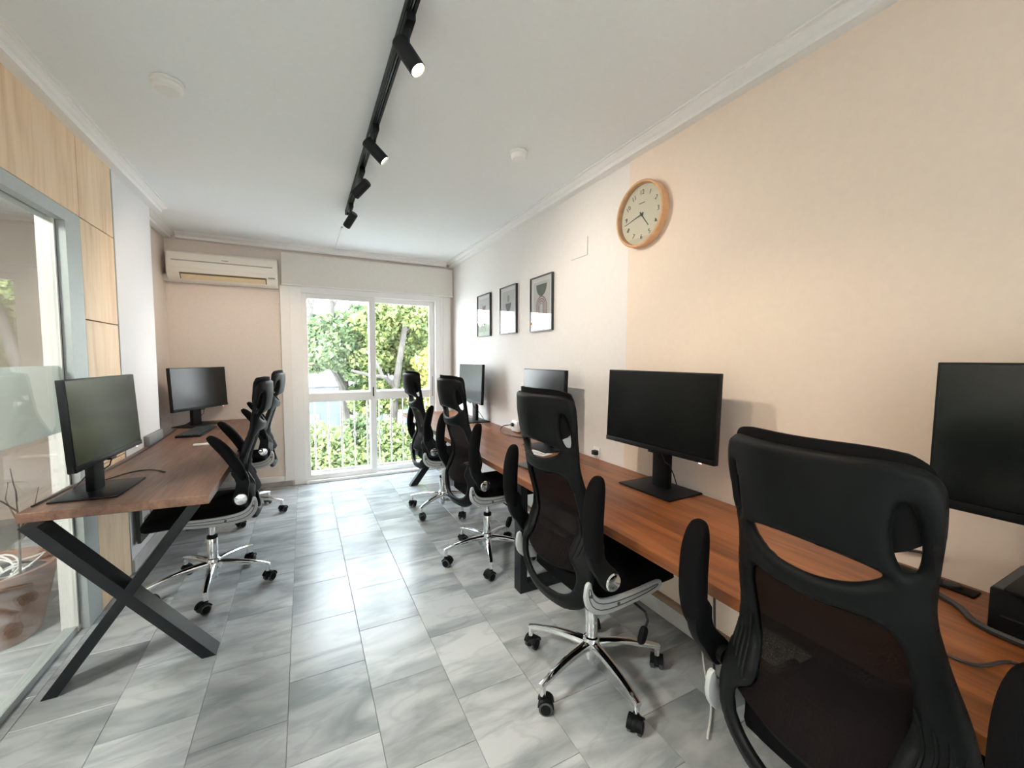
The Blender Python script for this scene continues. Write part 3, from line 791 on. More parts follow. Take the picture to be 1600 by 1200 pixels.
    for s in (-1, 1):
        m = MB(); m.prism(smooth_poly(outer+inner, 1).tolist(), min(s*.242, s*.258), max(s*.242, s*.258), 'Y', .004)
        bk = m.build('side_bracket', 'gray_plastic', root); U.append(bk)
        # raised rib along the bracket and screw heads
        sm = MB().tube([(x, s*.2585, z) for x, z in smooth_poly([(.12, .483), (.04, .468), (-.08, .461), (-.165, .464), (-.212, .487), (-.232, .525), (-.236, .565), (-.226, .56), (-.221, .532), (-.198, .503), (-.155, .486), (-.08, .480), (.05, .484), (.12, .492)], 1).tolist()], .0018, 6, close=True).build('bracket_groove', 'dark_gray_plastic', bk)
        m = MB()
        for x, z in [(-.09, .470), (-.224, .535)]: m.cyl((x, s*.256, z), (x, s*.260, z), .007, n=12)
        m.build('screw', 'ink', bk)
    # --- armrests flipped up
    for s in (-1, 1):
        ar = empty('armrest', (-.168, 0, .598), parent=root); ar['flip'] = 1; U.append(ar)
        d = Vector((.125, 0, .205)).normalized(); PV = Vector((-.168, 0, .598))
        m = MB(); y0, y1 = s*.272, s*.305
        st = [(-.205, .585), (-.19, .565), (-.165, .558), (-.142, .566), (-.13, .585), (-.13, .61), (-.145, .66), (-.15, .70), (-.12, .755), (-.155, .80), (-.20, .755), (-.215, .70), (-.208, .64)]
        m.prism(smooth_poly(st, 1).tolist(), min(y0, y1), max(y0, y1), 'Y', .006)
        m.cyl((-.168, s*.255, .598), (-.168, s*.30, .598), .024, n=20)
        bmesh.ops.translate(m.bm, vec=-PV, verts=m.bm.verts[:]); m.build('arm_stem', 'black_plastic', ar)
        MB().lathe([(.032, s*.300), (.033, s*.310), (.029, s*.316), (.012, s*.319)], 26, 'Y', (0, 0, 0)).build('pivot_cap', 'chrome', ar)
        c = Vector((-.11, s*.297, .836))-PV
        m = MB()
        # padded bar with a slight bow
        m.ellipsoid(c, d, (0, 1, 0), .155, .037, .029, 3.0, 22, 16)
        for v in m.bm.verts:
            t = (v.co-c).dot(d)/.155
            v.co += Vector((-.205, 0, .125)).normalized()*(-.018*(1-t*t))*-1
        m.build('arm_pad', 'black_fabric', ar, angle=80)
    # --- back
    fr = obj('back_frame', back_frame_mesh(), 'black_plastic', root, angle=60); U.append(fr)
    # ribs moulded in the rails beside the lumbar zone
    for s in (-1, 1):
        for kk in range(4):
            m = MB()
            zz = np.linspace(.625+.012*kk, .80-.02*kk, 10); vv = s*(.150+.016*kk+.012*np.sin((zz-.62)/.18*PI))
            pp = back_pt(vv, zz, -.0125*np.ones(10))
            m.tube([tuple(p) for p in pp], [.001]+[.0042]*8+[.001], 6); m.build('rail_rib', 'black_plastic', fr)
    def reg_mesh(a, b):
        z = .775+.190*b; hw_ = smooth_interp([(z_, w_) for z_, w_ in HOLE[4:13]], z)+.012
        return a*hw_, z
    U.append(shell('back_mesh', 'chair_mesh', root, reg_mesh, 21, 27, lambda a, b: .012+0*a, lambda a, b: .009+0*a))
    def reg_l(a, b): return a*.142, .628+.058*b*(1-.25*np.abs(a)**3)
    lb = shell('lumbar_support', 'black_plastic', root, reg_l, 25, 11, lambda a, b: .030+.012*(1-a**4)*(1-b**4), lambda a, b: .018+0*a); U.append(lb)
    m = MB()
    for kk in range(-7, 8):
        zz = np.linspace(.585, .668, 6); pp = back_pt(np.full(6, kk*.016), zz, np.full(6, .0165))
        m.tube([tuple(p) for p in pp], [.001, .004, .004, .004, .004, .001], 6)
    m.build('lumbar_ribs', 'dark_gray_plastic', lb)
    def reg_h(a, b):
        z = 1.168+.108*b; r = (np.abs(a)**5+np.abs(b)**5)**(1/5); r = np.maximum(r, 1)
        return a/r*(.190-.03*np.clip(-b, 0, 1)**2), 1.178+.100*b/r
    def bulge(a, b): return .016+.052*np.clip(1-np.abs(a)**3.5, 0, 1)**.6*np.clip(1-np.abs(b)**3, 0, 1)**.6
    U.append(shell('head_cushion', 'head_mesh', root, reg_h, 29, 21, bulge, lambda a, b: .006+0*a))
    for o in U: o['lift'] = 1
    return root
proto = make_chair()
def place_chair(o, x, y, face, base, lift, flip, label):
    o.location = (x, y, 0); o.rotation_euler.z = math.radians(face)
    tag(o, label, 'chair', 'office chairs at the two desks')
    sp = math.radians(base-face)
    for c in o.children:
        if c.get('spin'):
            l = c.location; c.location = (l.x*math.cos(sp)-l.y*math.sin(sp), l.x*math.sin(sp)+l.y*math.cos(sp), l.z)
            c.rotation_euler.z += sp
        if c.get('lift'): c.location.z += lift
        if c.get('flip'): c.rotation_euler.y = math.radians(flip)
chairs = [(1.19, .443, -3, 20, -.015, -31, 'nearest black mesh office chair, cut by the lower edge, at the walnut desk'),
          (1.12, 1.41, 2, 50, .022, -30, 'second nearest black mesh office chair at the walnut desk, whole chrome base in view'),
          (1.14, 2.62, 3, 35, .025, -26, 'black mesh office chair third along the walnut desk, right behind the frame leg'),
          (1.135, 3.655, 0, 71, .025, -22, 'farthest black mesh office chair along the walnut desk, in front of the sliding door'),
          (-.525, 3.03, 184, 56, .012, 0, 'black mesh office chair turned sideways at the near half of the left desk'),
          (-.50, 4.31, 182, 57, .02, 0, 'black mesh office chair at the far half of the left desk, mostly behind another chair')]
trees_ = [proto]+[copy_tree(proto) for _ in chairs[1:]]
for o, c in zip(trees_, chairs): place_chair(o, *c)

# ------------------------------------------------------------------ monitors (origin on the desk under the stand, screen faces +X)
def make_monitor(zb_=.195, wd=.645, ht=.385, tilt=2):
    r = empty('monitor')
    T = Matrix.Rotation(math.radians(-tilt), 4, 'Y')
    m = MB(); m.box((-.028, -wd/2, 0), (.0, wd/2, ht), .003); m.box((-.05, -wd*.32, .05), (-.026, wd*.32, ht-.08), .012)
    bmesh.ops.transform(m.bm, matrix=Matrix.Translation((0.06, 0, zb_)) @ T, verts=m.bm.verts[:]); m.build('casing', 'monitor_black', r)
    m = MB(); m.box((.0, -wd/2+.006, .026), (.0012, wd/2-.006, ht-.006))
    bmesh.ops.transform(m.bm, matrix=Matrix.Translation((0.06, 0, zb_)) @ T, verts=m.bm.verts[:]); m.build('screen', 'screen_black', r, smooth=False)
    m = MB(); m.box((.0, -wd/2+.001, .001), (.003, wd/2-.001, .024), .001); m.box((-.016, -.03, -.010), (.001, .03, .002), .003)
    bmesh.ops.transform(m.bm, matrix=Matrix.Translation((0.06, 0, zb_)) @ T, verts=m.bm.verts[:]); m.build('lower_bezel', 'monitor_black', r)
    m = MB(); m.box((.0005, wd/2-.075, -.003), (.003, wd/2-.062, .0005)); bmesh.ops.transform(m.bm, matrix=Matrix.Translation((0.06, 0, zb_)) @ T, verts=m.bm.verts[:]); m.build('standby_light', 'standby_glow', r, smooth=False)
    MB().box((-.03, -.05, .008), (.005, .05, zb_+.22), .006).build('stand_column', 'monitor_black', r)
    MB().box((-.113, -.165, 0), (.125, .165, .009), .003).build('base_plate', 'monitor_black', r)
    MB().tube([(.04, .04, zb_-.005), (.025, .05, zb_-.05), (.0, .058, zb_-.07), (-.05, .04, .08), (-.10, .02, .013)], .003, 6).build('cable', 'cable_black', r)
    return r
A_ = make_monitor(.203, .69, .40); B_ = make_monitor(.20, .575, .385); C_ = make_monitor(.154, .66, .395); D_ = make_monitor(.16, .66, .388, 3)
MON = [(A_, 1.615, 1.50, .75, 181, 'black monitor on the walnut desk beside the nearest chair, whole screen in view'),
       (C_, 1.61, .15, .8585, 180, 'large black monitor cut by the right edge of the photo'),
       (B_, 1.615, 2.585, .75, 180, 'black monitor with a pale reflecting screen, half hidden behind the second chair'),
       (None, 1.615, 4.06, .75, 179, 'black monitor at the window end of the walnut desk, screen reflecting pale daylight'),
       (D_, -.89, 2.63, .772, -2.7, 'black monitor on the near end of the left brown desk'),
       (None, -.905, 4.775, .772, -28.4, 'black monitor on the left desk in the corner below the air conditioner')]
last = None
for o, x, y, z, a, lab in MON:
    o = o or copy_tree(A_ if x > 0 else D_)
    o.location = (x, y, z); o.rotation_euler.z = math.radians(a); tag(o, lab, 'monitor', 'monitors on the desks')

# keyboard on the left desk
kb = empty('keyboard', (-.82, 4.31, .772), math.radians(-4)); tag(kb, 'black keyboard in front of the corner monitor on the left desk', 'keyboard')
MB().box((-.085, -.24, 0), (.085, .24, .016), .004).build('keyboard_body', 'monitor_black', kb)
me = None
for r_ in range(6):
    for c_ in range(17):
        x, y = .062-r_*.0245, -.224+c_*.028
        if r_ == 0 and 3 < c_ < 10: continue
        if me is None:
            k_ = MB().box((-.0095, -.0115, 0), (.0095, .0115, .006), .0015, 1).build('key', 'keycap', kb, smooth=False); me = k_.data
        else:
            k_ = bpy.data.objects.new('key', me); COL.objects.link(k_); k_.parent = kb
        k_.location = (x, y, .016)
MB().box((.0525, -.112, .016), (.0715, .056, .022), .0015, 1).build('space_bar', 'keycap', kb, smooth=False)

# slim white remote on the left desk
rm = empty('remote_control', (-.635, 3.67, .772), math.radians(8)); tag(rm, 'slim white handheld remote lying on the left desk', 'remote')
MB().box((-.09, -.02, 0), (.09, .02, .015), .005).build('body', 'white_plastic', rm)
MB().box((.0, -.014, .015), (.06, .014, .018), .002).build('button_pad', 'gray_plastic', rm)
# grey trunking block at the column foot
cb = empty('cable_box', (XW, 3.95, .772)); tag(cb, 'grey cable box at the foot of the white column, on the left desk', 'box')
MB().box((.0, -.17, 0), (.028, .17, .075), .004).build('body', 'trunking_gray', cb); MB().box((.028, -.16, .008), (.031, .16, .067), .002).build('cover', 'trunking_gray', cb)
# cable along the back of the left desk
def cable(name, pts, r, mat, label, cat='cable'):
    P = [Vector(p) for p in pts]
    b = P[0].copy(); m = MB()
    S = []
    for i in range(len(P)-1):
        p0, p1, p2, p3 = P[max(i-1, 0)], P[i], P[i+1], P[min(i+2, len(P)-1)]
        for t in np.linspace(0, 1, 7)[:-1]:
            S.append(.5*((2*p1)+(p2-p0)*t+(2*p0-5*p1+4*p2-p3)*t*t+(3*p1-p0-3*p2+p3)*t**3))
    S.append(P[-1])
    m.tube([s-b for s in S], r, 6); o = m.build(name, mat, loc=b); return tag(o, label, cat)
cable('power_cable', [(-1.045, 2.45, .777), (-1.035, 2.60, .777), (-1.018, 2.95, .777), (-.985, 3.35, .777), (-.99, 3.9, .777), (-1.005, 4.3, .777), (-1.02, 4.55, .777)], .004, 'cable_black', 'black cable lying along the wall edge of the left desk')
cable('charging_cable', [(-.93, 2.83, .776), (-.87, 2.95, .776), (-.80, 2.98, .776), (-.74, 2.93, .776), (-.70, 2.88, .776)], .003, 'cable_black', 'short black cable looped beside the near left monitor base')
# black picture leaning on the column below the left desk
pf = empty('notice_board', (XW+.016, 3.62, .17)); tag(pf, 'small black framed notice board on the column under the left desk', 'notice board')
box('board_frame', 'frame_black', (0, -.12, 0), (.02, .12, .29), pf, bev=.002, smooth=False); box('board_sheet', 'print_gray', (.0201, -.075, .05), (.0215, .075, .22), pf, smooth=False)
box('board_mark', 'frame_black', (.0216, -.05, .12), (.0222, .05, .15), pf, smooth=False)

# right desk things
pc = empty('black_box', (1.615, .15, .75)); tag(pc, 'black boxy device on the walnut desk under the monitor cut by the right edge', 'box')
MB().box((-.115, -.20, .002), (.12, .19, .105), .004).build('casing', 'monitor_black', pc); MB().box((-.11, -.19, .105), (.118, .185, .1082), .001).build('lid', 'dark_gray_plastic', pc)
m = MB(); m.box((-.1158, -.18, .04), (-.1152, .17, .044)); m.build('front_seam', 'cable_black', pc, smooth=False)
gs = empty('grommet_socket', (1.675, .49, .75)); tag(gs, 'black oval socket plate set into the walnut desk near the wall', 'socket')
MB().box((-.028, -.09, 0), (.028, .09, .006), .003).build('plate', 'black_plastic', gs); MB().lathe([(.02, .006), (.019, .012), (.012, .013)], 18, 'Z', (0, -.04, 0)).build('socket_ring', 'cable_black', gs)
cable('thick_cable', [(1.60, .49, .758), (1.58, .46, .758), (1.54, .40, .758), (1.47, .33, .76), (1.455, .15, .765), (1.44, -.1, .758)], .008, 'cable_black', 'thick black cable running across the walnut desk to the black box')
cable('thin_cable', [(1.33, .44, .754), (1.30, .40, .754), (1.27, .36, .754), (1.28, .30, .756), (1.36, .27, .756), (1.36, .22, .756)], .0035, 'cable_black', 'thin black cable curling on the walnut desk by the nearest chair')
cable('wall_cable', [(1.728, .60, .79), (1.728, .55, .805), (1.728, .49, .812)], .005, 'cable_black', 'short black cable end fixed to the wall above the socket plate')
cable('hanging_cable', [(1.50, 1.09, .70), (1.50, 1.09, .5), (1.505, 1.085, .3), (1.52, 1.09, .10), (1.60, 1.12, .01)], .005, 'cable_black', 'black cable hanging below the walnut desk by the nearest chair')
cable('white_cable', [(1.68, 1.28, .70), (1.70, 1.26, .45), (1.69, 1.30, .25), (1.62, 1.22, .02), (1.45, 1.05, .012), (1.3, .95, .012)], .004, 'cable_white', 'white cable looping from the walnut desk to the floor')
box_ = empty('wall_duct', (XR-.016, 2.6, .095)); tag(box_, 'narrow brown cable duct fixed low on the wall under the walnut desk', 'duct')
box('duct_body', 'brown_duct', (-.012, -2.2, 0), (.016, 2.2, .03), box_, bev=.002, smooth=False); box('duct_lid', 'brown_duct', (-.015, -2.2, .004), (-.0122, 2.2, .026), box_, smooth=False)
ad = empty('wall_adapter', (XR-.002, 3.27, .755)); tag(ad, 'white plug adapter on the wall behind the second chair', 'adapter')
MB().box((-.05, -.06, 0), (0, .06, .10), .008).build('body', 'white_plastic', ad); MB().lathe([(.018, -.052), (.016, -.07), (.008, -.072)], 14, 'X', (0, .02, .06)).build('plug', 'cable_black', ad)
cable('adapter_cable', [(1.66, 3.29, .815), (1.60, 3.33, .80), (1.57, 3.30, .757), (1.58, 3.05, .756), (1.66, 2.95, .756)], .004, 'cable_black', 'black cable drooping from the white plug adapter')
ds = empty('document_sheet', (1.46, 2.46, .7502), .3); tag(ds, 'white paper sheet on the desk seen through the slit of the second chair', 'paper')
me = MB().box((-.05, -.09, 0), (.05, .09, .0015)).build('sheet', 'paper', ds, smooth=False)
MB().box((-.035, -.07, .0016), (.01, .07, .0022)).build('printed_block', 'print_gray', ds, smooth=False)
nb = empty('dark_notebook', (1.28, 2.12, .7502), .15); tag(nb, 'dark grey notebook on the desk seen through the slit of the second chair', 'notebook')
MB().box((-.10, -.13, 0), (.10, .13, .012), .003).build('cover', 'dark_gray_plastic', nb); MB().box((-.095, -.127, .003), (.102, .127, .009)).build('pages', 'paper', nb, smooth=False)
sc_ = empty('socket_on_wall', (XR-.003, 2.16, .775)); tag(sc_, 'small black plug on the right wall beside the second chair head', 'plug')
MB().box((-.03, -.02, 0), (.001, .02, .03), .004).build('plug_body', 'cable_black', sc_); MB().box((-.003, -.035, -.02), (.001, .035, .05), .002).build('back_plate', 'white_plastic', sc_)

# ------------------------------------------------------------------ air conditioner
ac = empty('air_conditioner', (-.668, YF, 2.145)); tag(ac, 'cream wall air conditioner high on the far wall left of the shutter box', 'air conditioner')
m = MB(); prof = [(0, 0), (-.12, 0), (-.165, .03), (-.195, .085), (-.2, .14), (-.2, .235), (-.185, .265), (-.15, .285), (0, .285)]
m.prism(smooth_poly(prof, 1).tolist(), -.452, .452, 'X', .006); m.build('casing', 'ac_white', ac)
box('front_panel', 'ac_white', (-.445, -.206, .115), (.445, -.198, .255), ac, bev=.003)
box('intake_slot', 'ac_gray', (-.41, -.2075, .178), (.41, -.2061, .188), ac, smooth=False)
m = MB(); m.prism([(-.150, .024), (-.1925, .075), (-.196, .072), (-.153, .020)], -.355, .355, 'X'); m.build('outlet', 'ac_vent_dark', ac, smooth=False)
m = MB(); m.prism([(-.158, .022), (-.187, .060), (-.193, .056), (-.164, .018)], -.345, .345, 'X', .001); m.build('flap', 'ac_flap', ac, smooth=False)
m = MB().box((.37, -.199, .07), (.43, -.193, .085)); m.build('display', 'ac_gray', ac, smooth=False)
box('badge', 'ac_gray', (-.02, -.2078, .205), (.035, -.2062, .212), ac, smooth=False)
ct = empty('pipe_duct', (XL2, YF-.04, 2.145)); tag(ct, 'short white pipe duct between the air conditioner and the left corner', 'duct')
MB().box((.0, -.03, 0), (.052, .03, .07), .006).build('duct_body', 'white_plastic', ct); MB().box((.0, -.034, .008), (.05, -.0305, .062), .001).build('duct_lid', 'white_plastic', ct)

# ------------------------------------------------------------------ wall clock (face looks to -X)
def text_mesh(name, s, size, loc, parent, mat, rotz=-PI/2, roll=0, ext=.0006):
    cu_ = bpy.data.curves.new(name, 'FONT'); cu_.body = s; cu_.size = size; cu_.extrude = ext; cu_.align_x = 'CENTER'; cu_.align_y = 'CENTER'
    t_ = bpy.data.objects.new(name, cu_); COL.objects.link(t_)
    dg = bpy.context.evaluated_depsgraph_get(); me = bpy.data.meshes.new_from_object(t_.evaluated_get(dg))
    bpy.data.objects.remove(t_); me.materials.clear()
    o = obj(name, me, mat, parent, smooth=False)
    # text plane XY -> local (right=-Y, up=Z, normal=-X)
    R = Matrix(((0, 0, -1), (-1, 0, 0), (0, 1, 0)))
    o.matrix_basis = Matrix.Translation(loc) @ (R @ Matrix.Rotation(roll, 3, 'Z')).to_4x4()
    return o
ck = empty('wall_clock', (XR-.002, 1.775, 2.222)); tag(ck, 'round wall clock with a light wood rim on the right wall', 'clock')
CR = .18
MB().lathe([(CR-.008, 0), (CR, -.004), (CR, -.046), (CR-.004, -.050), (CR-.012, -.050), (CR-.015, -.046), (CR-.016, -.018), (CR-.03, -.018)], 56, 'X').build('rim', 'clock_wood', ck)
MB().lathe([(CR-.0165, -.016), (CR-.0165, -.020), (.01, -.0201)], 48, 'X').build('dial', 'clock_face', ck)
for n_ in range(1, 13):
    if n_ == 9: continue
    a = math.radians(90-30*n_); rr = .122
    rl = {10: .55, 11: .3, 1: -.3, 2: -.55, 4: .5, 5: .3, 7: -.3, 8: -.5}.get(n_, 0)
    text_mesh('numeral', str(n_), .036, (-.0212, -rr*math.cos(a), rr*math.sin(a)), ck, 'ink', roll=rl)
text_mesh('numeral', '9', .036, (-.0212, .122, 0), ck, 'ink')
def hand(name, deg, ln, wd, x):
    a = math.radians(90-deg); d = Vector((0, -math.cos(a), math.sin(a))); p = Vector((0, -d.z, d.y))
    m = MB(); vs = []
    pts = [-d*.02+p*wd, -d*.02-p*wd, d*ln-p*wd*.6, d*ln+p*wd*.6]
    A_ = [m.bm.verts.new(Vector((x, 0, 0))+v) for v in pts]; B_ = [m.bm.verts.new(Vector((x-.0012, 0, 0))+v) for v in pts]
    m.bm.faces.new(A_); m.bm.faces.new(B_[::-1])
    for i in range(4): m.bm.faces.new((A_[i], A_[(i+1) % 4], B_[(i+1) % 4], B_[i]))
    m.build(name, 'ink', ck, smooth=False)
hand('hour_hand', 143, .088, .0032, -.0235); hand('minute_hand', 257, .132, .0026, -.0255); hand('second_hand', 62, .02, .001, -.0275)
MB().lathe([(.007, -.0205), (.007, -.029), (.004, -.030)], 16, 'X').build('hub', 'ink', ck)
box('brand_mark', 'ink', (-.0215, -.022, .062), (-.0206, .022, .066), ck, smooth=False)
MB().lathe([(CR-.0165, -.040), (CR-.0165, -.042), (.01, -.0421)], 48, 'X').build('cover_glass', 'picture_glass', ck)

# ------------------------------------------------------------------ framed prints (local: right = -Y, up = Z)
def disc(m, cy, cz, ry, rz, a0, a1, x, n=20, close=True):
    pts = [(cy+ry*math.cos(t), cz+rz*math.sin(t)) for t in np.linspace(a0, a1, n)]
    m.prism([(u, v) for u, v in pts], x-.0006, x, 'X')
def arch(m, cy, cz, r, wd, leg, x):
    o = [(cy+r*math.cos(t), cz+r*math.sin(t)) for t in np.linspace(0, PI, 18)]
    i = [(cy+(r-wd)*math.cos(t), cz+(r-wd)*math.sin(t)) for t in np.linspace(PI, 0, 18)]
    m.prism([(cy+r, cz-leg)]+o+[(cy-r, cz-leg), (cy-r+wd, cz-leg)]+i+[(cy+r-wd, cz-leg)], x-.0006, x, 'X')
def picture(y, z, lab, art):
    p = empty('framed_print', (XR, y, z)); tag(p, lab, 'picture', 'framed prints on the right wall')
    w_, h_ = .172, .222
    m = MB()
    for a, b in [((-.022, -w_, -h_), (0, -w_+.009, h_)), ((-.022, w_-.009, -h_), (0, w_, h_)), ((-.022, -w_+.009, -h_), (0, w_-.009, -h_+.009)), ((-.022, -w_+.009, h_-.009), (0, w_-.009, h_))]: m.box(a, b, .001)
    m.build('frame', 'frame_black', p, smooth=False)
    box('mount', 'paper', (-.010, -w_+.009, -h_+.009), (-.002, w_-.009, h_-.009), p, smooth=False)
    box('print_sheet', 'print_gray', (-.0108, -w_+.045, -h_+.05), (-.0101, w_-.045, h_-.045), p, smooth=False)
    art(p)
    box('glazing', 'picture_glass', (-.018, -w_+.009, -h_+.009), (-.0165, w_-.009, h_-.009), p, smooth=False)
X_ = -.0112
def art3(p):
    m = MB(); disc(m, .0, .155, .082, .095, PI, 2*PI, X_); m.build('half_disc', 'print_green', p, smooth=False)
    for k in range(4):
        m = MB(); arch(m, 0, -.02, .082-.018*k, .009, .15-.0*k, X_); m.build('arch', 'print_rose' if k < 3 else 'print_taupe', p, smooth=False)
    m = MB(); m.box((-.0225, .145, -.165), (-.0221, .171, -.14)); m.build('corner_sticker', 'print_orange', p, smooth=False)
def art2(p):
    m = MB(); disc(m, 0, .105, .024, .036, 0, 2*PI, X_); m.build('oval', 'print_taupe', p, smooth=False)
    m = MB(); disc(m, 0, .062, .058, .075, PI, 2*PI, X_); m.build('half_disc', 'print_green', p, smooth=False)
    m = MB(); arch(m, 0, -.09, .05, .008, .05, X_); m.build('arch', 'print_taupe', p, smooth=False)
def art1(p):
    m = MB(); disc(m, .0, .10, .045, .06, PI, 2*PI, X_); m.build('half_disc', 'print_rose', p, smooth=False)
    m = MB(); m.box((X_-.0006, -.012, -.10), (X_, .012, .03)); m.build('stem', 'print_taupe', p, smooth=False)
picture(2.88, 1.858, 'black framed print of a dark green half disc over rose arches, nearest to the clock', art3)
picture(3.48, 1.868, 'black framed print of a small oval over a green half disc, middle of the three', art2)
picture(4.06, 1.868, 'black framed print with a small rose half disc, nearest to the window', art1)
# small hatch outline on the right wall
hp = empty('wall_hatch', (XR, 2.39, 2.18)); tag(hp, 'flush white hatch with a thin grey outline left of the clock', 'hatch')
box('hatch_panel', 'wall_white', (-.002, -.095, -.06), (.0, .095, .06), hp, smooth=False)
m = MB(); m.box((-.0035, -.0965, -.062), (-.0, -.0945, .062)); m.box((-.0035, -.0945, -.063), (0, .095, -.061)); m.build('outline', 'skirting_gray', hp, smooth=False)

# ------------------------------------------------------------------ ceiling: track, spots, detectors
TX = .355
tr = empty('lighting_track', (TX, .6, ZC)); tag(tr, 'long black lighting track running down the ceiling', 'lighting track')
m = MB(); m.box((-.018, -3.2, -.034), (-.008, 3.08, 0)); m.box((.008, -3.2, -.034), (.018, 3.08, 0)); m.box((-.008, -3.2, -.012), (.008, 3.08, 0)); m.build('channel', 'black_steel', tr, smooth=False)
m = MB(); m.box((-.019, 3.08, -.035), (.019, 3.10, 0), .002); m.build('end_cap', 'black_plastic', tr, smooth=False)
m = MB(); m.box((-.0065, -3.2, -.022), (-.0035, 3.07, -.012)); m.box((.0035, -3.2, -.022), (.0065, 3.07, -.012)); m.build('conductor', 'gray_plastic', tr, smooth=False)
def track_light(y, aim, lab, power, warm=SPOT_WARM, blend=.6, size=80):
    t = empty('track_spotlight', (TX, y, ZC-.034)); tag(t, lab, 'spotlight', 'spotlights on the ceiling track')
    MB().box((-.016, -.06, -.03), (.016, .05, 0), .003).build('adapter', 'black_plastic', t)
    MB().tube([(0, -.02, -.02), (0, -.01, -.07)], .006, 8).build('stem', 'black_steel', t)
    d = Vector(aim).normalized(); c = Vector((0, .0, -.105))
    side = d.cross(Vector((0, 0, 1))).normalized()
    hd = empty('lamp_head', parent=t); hd.location = c; hd.rotation_euler = d.to_track_quat('Z', 'Y').to_euler()
    MB().lathe([(.024, -.058), (.027, -.055), (.029, -.05), (.029, .066), (.026, .068), (.0255, .058), (.01, .0575)], 28).build('housing', 'black_steel', hd)
    MB().lathe([(.0245, .0585), (.0245, .060), (.005, .0605)], 24).build('lens', 'lamp_glow', hd)
    l = bpy.data.lights.new('spot_lamp', 'SPOT'); l.energy = power; l.color = warm; l.spot_size = math.radians(size); l.spot_blend = blend; l.shadow_soft_size = .022
    lo = bpy.data.objects.new('spot_lamp', l); COL.objects.link(lo); lo.parent = hd; lo.location = (0, 0, .072); lo.rotation_euler = (PI, 0, 0)
    return t
track_light(1.52, (.47, -.30, -.83), 'nearest track spotlight, lit and tilted toward the right wall', SPOT_W*.55)
track_light(2.27, (.71, -.12, -.70), 'second track spotlight from the camera, lit and tilted right', SPOT_W*1.35, (1, .88, .76), 1.0, 125)
track_light(2.80, (-.55, .65, -.53), 'third track spotlight from the camera, turned toward the left wall', SPOT_W*.75)
track_light(3.46, (-.42, .62, -.66), 'farthest track spotlight at the track end, turned to the left', SPOT_W*.75)
track_light(.55, (.55, .22, -2.48), 'track spotlight just behind the upper edge of the photo, aimed down beside the near chairs', SPOT_W*.8, SPOT_WARM, .6, 58)
for y_, lab_ in [(-.3, 'added fill spotlight behind the camera aimed at the back wall, first of three'), (-1.2, 'added fill spotlight behind the camera aimed at the back wall, middle of three'), (-2.1, 'added fill spotlight behind the camera aimed at the back wall, rearmost')]:
    track_light(y_, (-.35, -1.15, -.8), lab_, SPOT_BACK, (.86, .94, 1), .7, 100)  # unseen cool spots added as fill, bouncing off the back wall onto the ceiling
def detector(name, x, y, lab, rad):
    t = empty(name, (x, y, ZC)); tag(t, lab, 'smoke detector')
    MB().lathe([(rad*.92, 0), (rad, -.006), (rad, -.016), (rad*.96, -.018)], 32).build('mount_ring', 'white_plastic', t)
    MB().lathe([(rad*.9, -.018), (rad*.88, -.034), (rad*.74, -.044), (rad*.3, -.047), (.002, -.047)], 32).build('sensor_cap', 'white_plastic', t)
detector('smoke_detector', -.50, 2.36, 'round white smoke detector on the left side of the ceiling', .062)
detector('smoke_detector', 1.155, 2.195, 'round white smoke detector on the ceiling near the right cornice', .052)
wc = empty('wire_cover', (TX-.006, 4.18, ZC)); tag(wc, 'thin white wire cover on the ceiling from the track to the far cornice', 'wire cover')
box('cover_strip', 'white_plastic', (-.005, 0, -.007), (.005, .83, 0), wc, smooth=False); box('cover_end', 'gray_plastic', (-.008, -.03, -.010), (.008, 0, 0), wc, smooth=False)

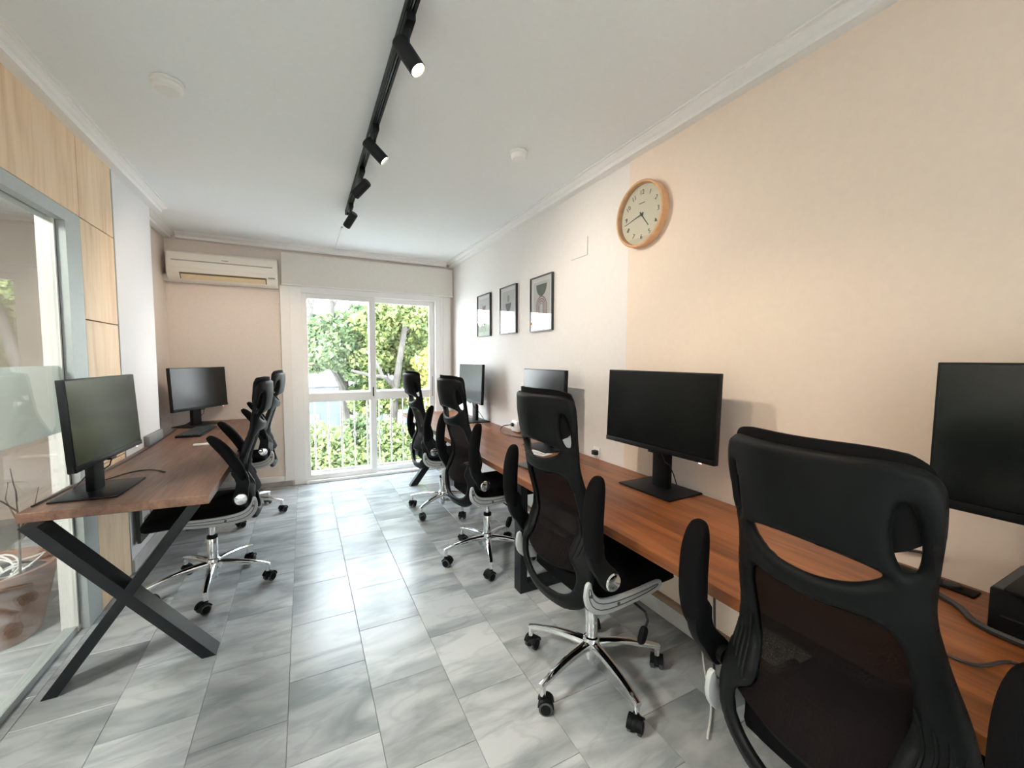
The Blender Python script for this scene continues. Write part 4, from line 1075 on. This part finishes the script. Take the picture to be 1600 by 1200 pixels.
# ------------------------------------------------------------------ behind the glass partition
pt = empty('plant_pot', (-1.42, 2.93, 0)); tag(pt, 'tapered terracotta pot full of white cables behind the glass partition', 'plant pot')
MB().lathe([(.165, 0), (.17, .004), (.235, .32), (.250, .325), (.250, .365), (.228, .365), (.222, .30), (.05, .298)], 36).build('pot_body', 'terracotta', pt)
MB().lathe([(.220, .29), (.215, .300), (.02, .305)], 28).build('pot_filling', 'soil', pt)
m = MB()
for k in range(7):
    cx_, cy_ = random.uniform(-.05, .05), random.uniform(-.05, .05); r_ = random.uniform(.08, .16); ph = random.random()*6
    m.tube([(cx_+r_*math.cos(ph+t), cy_+r_*math.sin(ph+t), .335+.03*math.sin(2*t+k)+.004*k) for t in np.linspace(0, 5.6, 26)], .005, 6)
cbs = m.build('coiled_cables', 'cable_white', loc=(-1.42, 2.93, 0)); tag(cbs, 'bundle of coiled white cables lying in the terracotta pot', 'cables')
tw = empty('dry_branches', (-1.25, 2.80, .31)); tag(tw, 'thin dry branches standing behind the glass by the desk corner', 'branches')
MB().tube([(0, 0, 0), (.02, -.03, .2), (.03, -.05, .36), (.05, -.10, .46)], [.005, .004, .0035, .002], 7).build('main_stem', 'twig', tw)
for q_ in range(5):
    a = q_*1.3; z0 = .22+.05*q_
    MB().tube([(.025, -.04, z0), (.025+.04*math.cos(a), -.04+.05*math.sin(a), z0+.06), (.025+.07*math.cos(a), -.04+.10*math.sin(a), z0+.10), (.03+.07*math.cos(a), -.04+.13*math.sin(a), z0+.18)], [.004, .003, .0025, .0015], 6).build('twig', 'twig', tw)

cl = empty('fill_ceiling_lamp', (-2.0, .9, ZC)); tag(cl, 'added square fill lamp, out of view, in the space behind the glass partition', 'ceiling lamp')
MB().box((-.31, -.31, -.05), (.31, .31, 0), .006).build('lamp_body', 'white_lacquer', cl)  # unseen lamp added to brighten the corridor and fill the room from the left
MB().box((-.29, -.29, -.054), (.29, .29, -.0505), .002).build('diffuser', 'panel_glow', cl)
l = bpy.data.lights.new('fill_panel_lamp', 'AREA'); l.size = .56; l.energy = CORRIDOR_W; l.color = (1, .96, .9)
lo = bpy.data.objects.new('fill_panel_lamp', l); COL.objects.link(lo); lo.parent = cl; lo.location = (0, 0, -.06)

for o in bpy.data.objects:          # drop the builder's working flags
    for k in ('spin', 'lift', 'flip'):
        if k in o: del o[k]
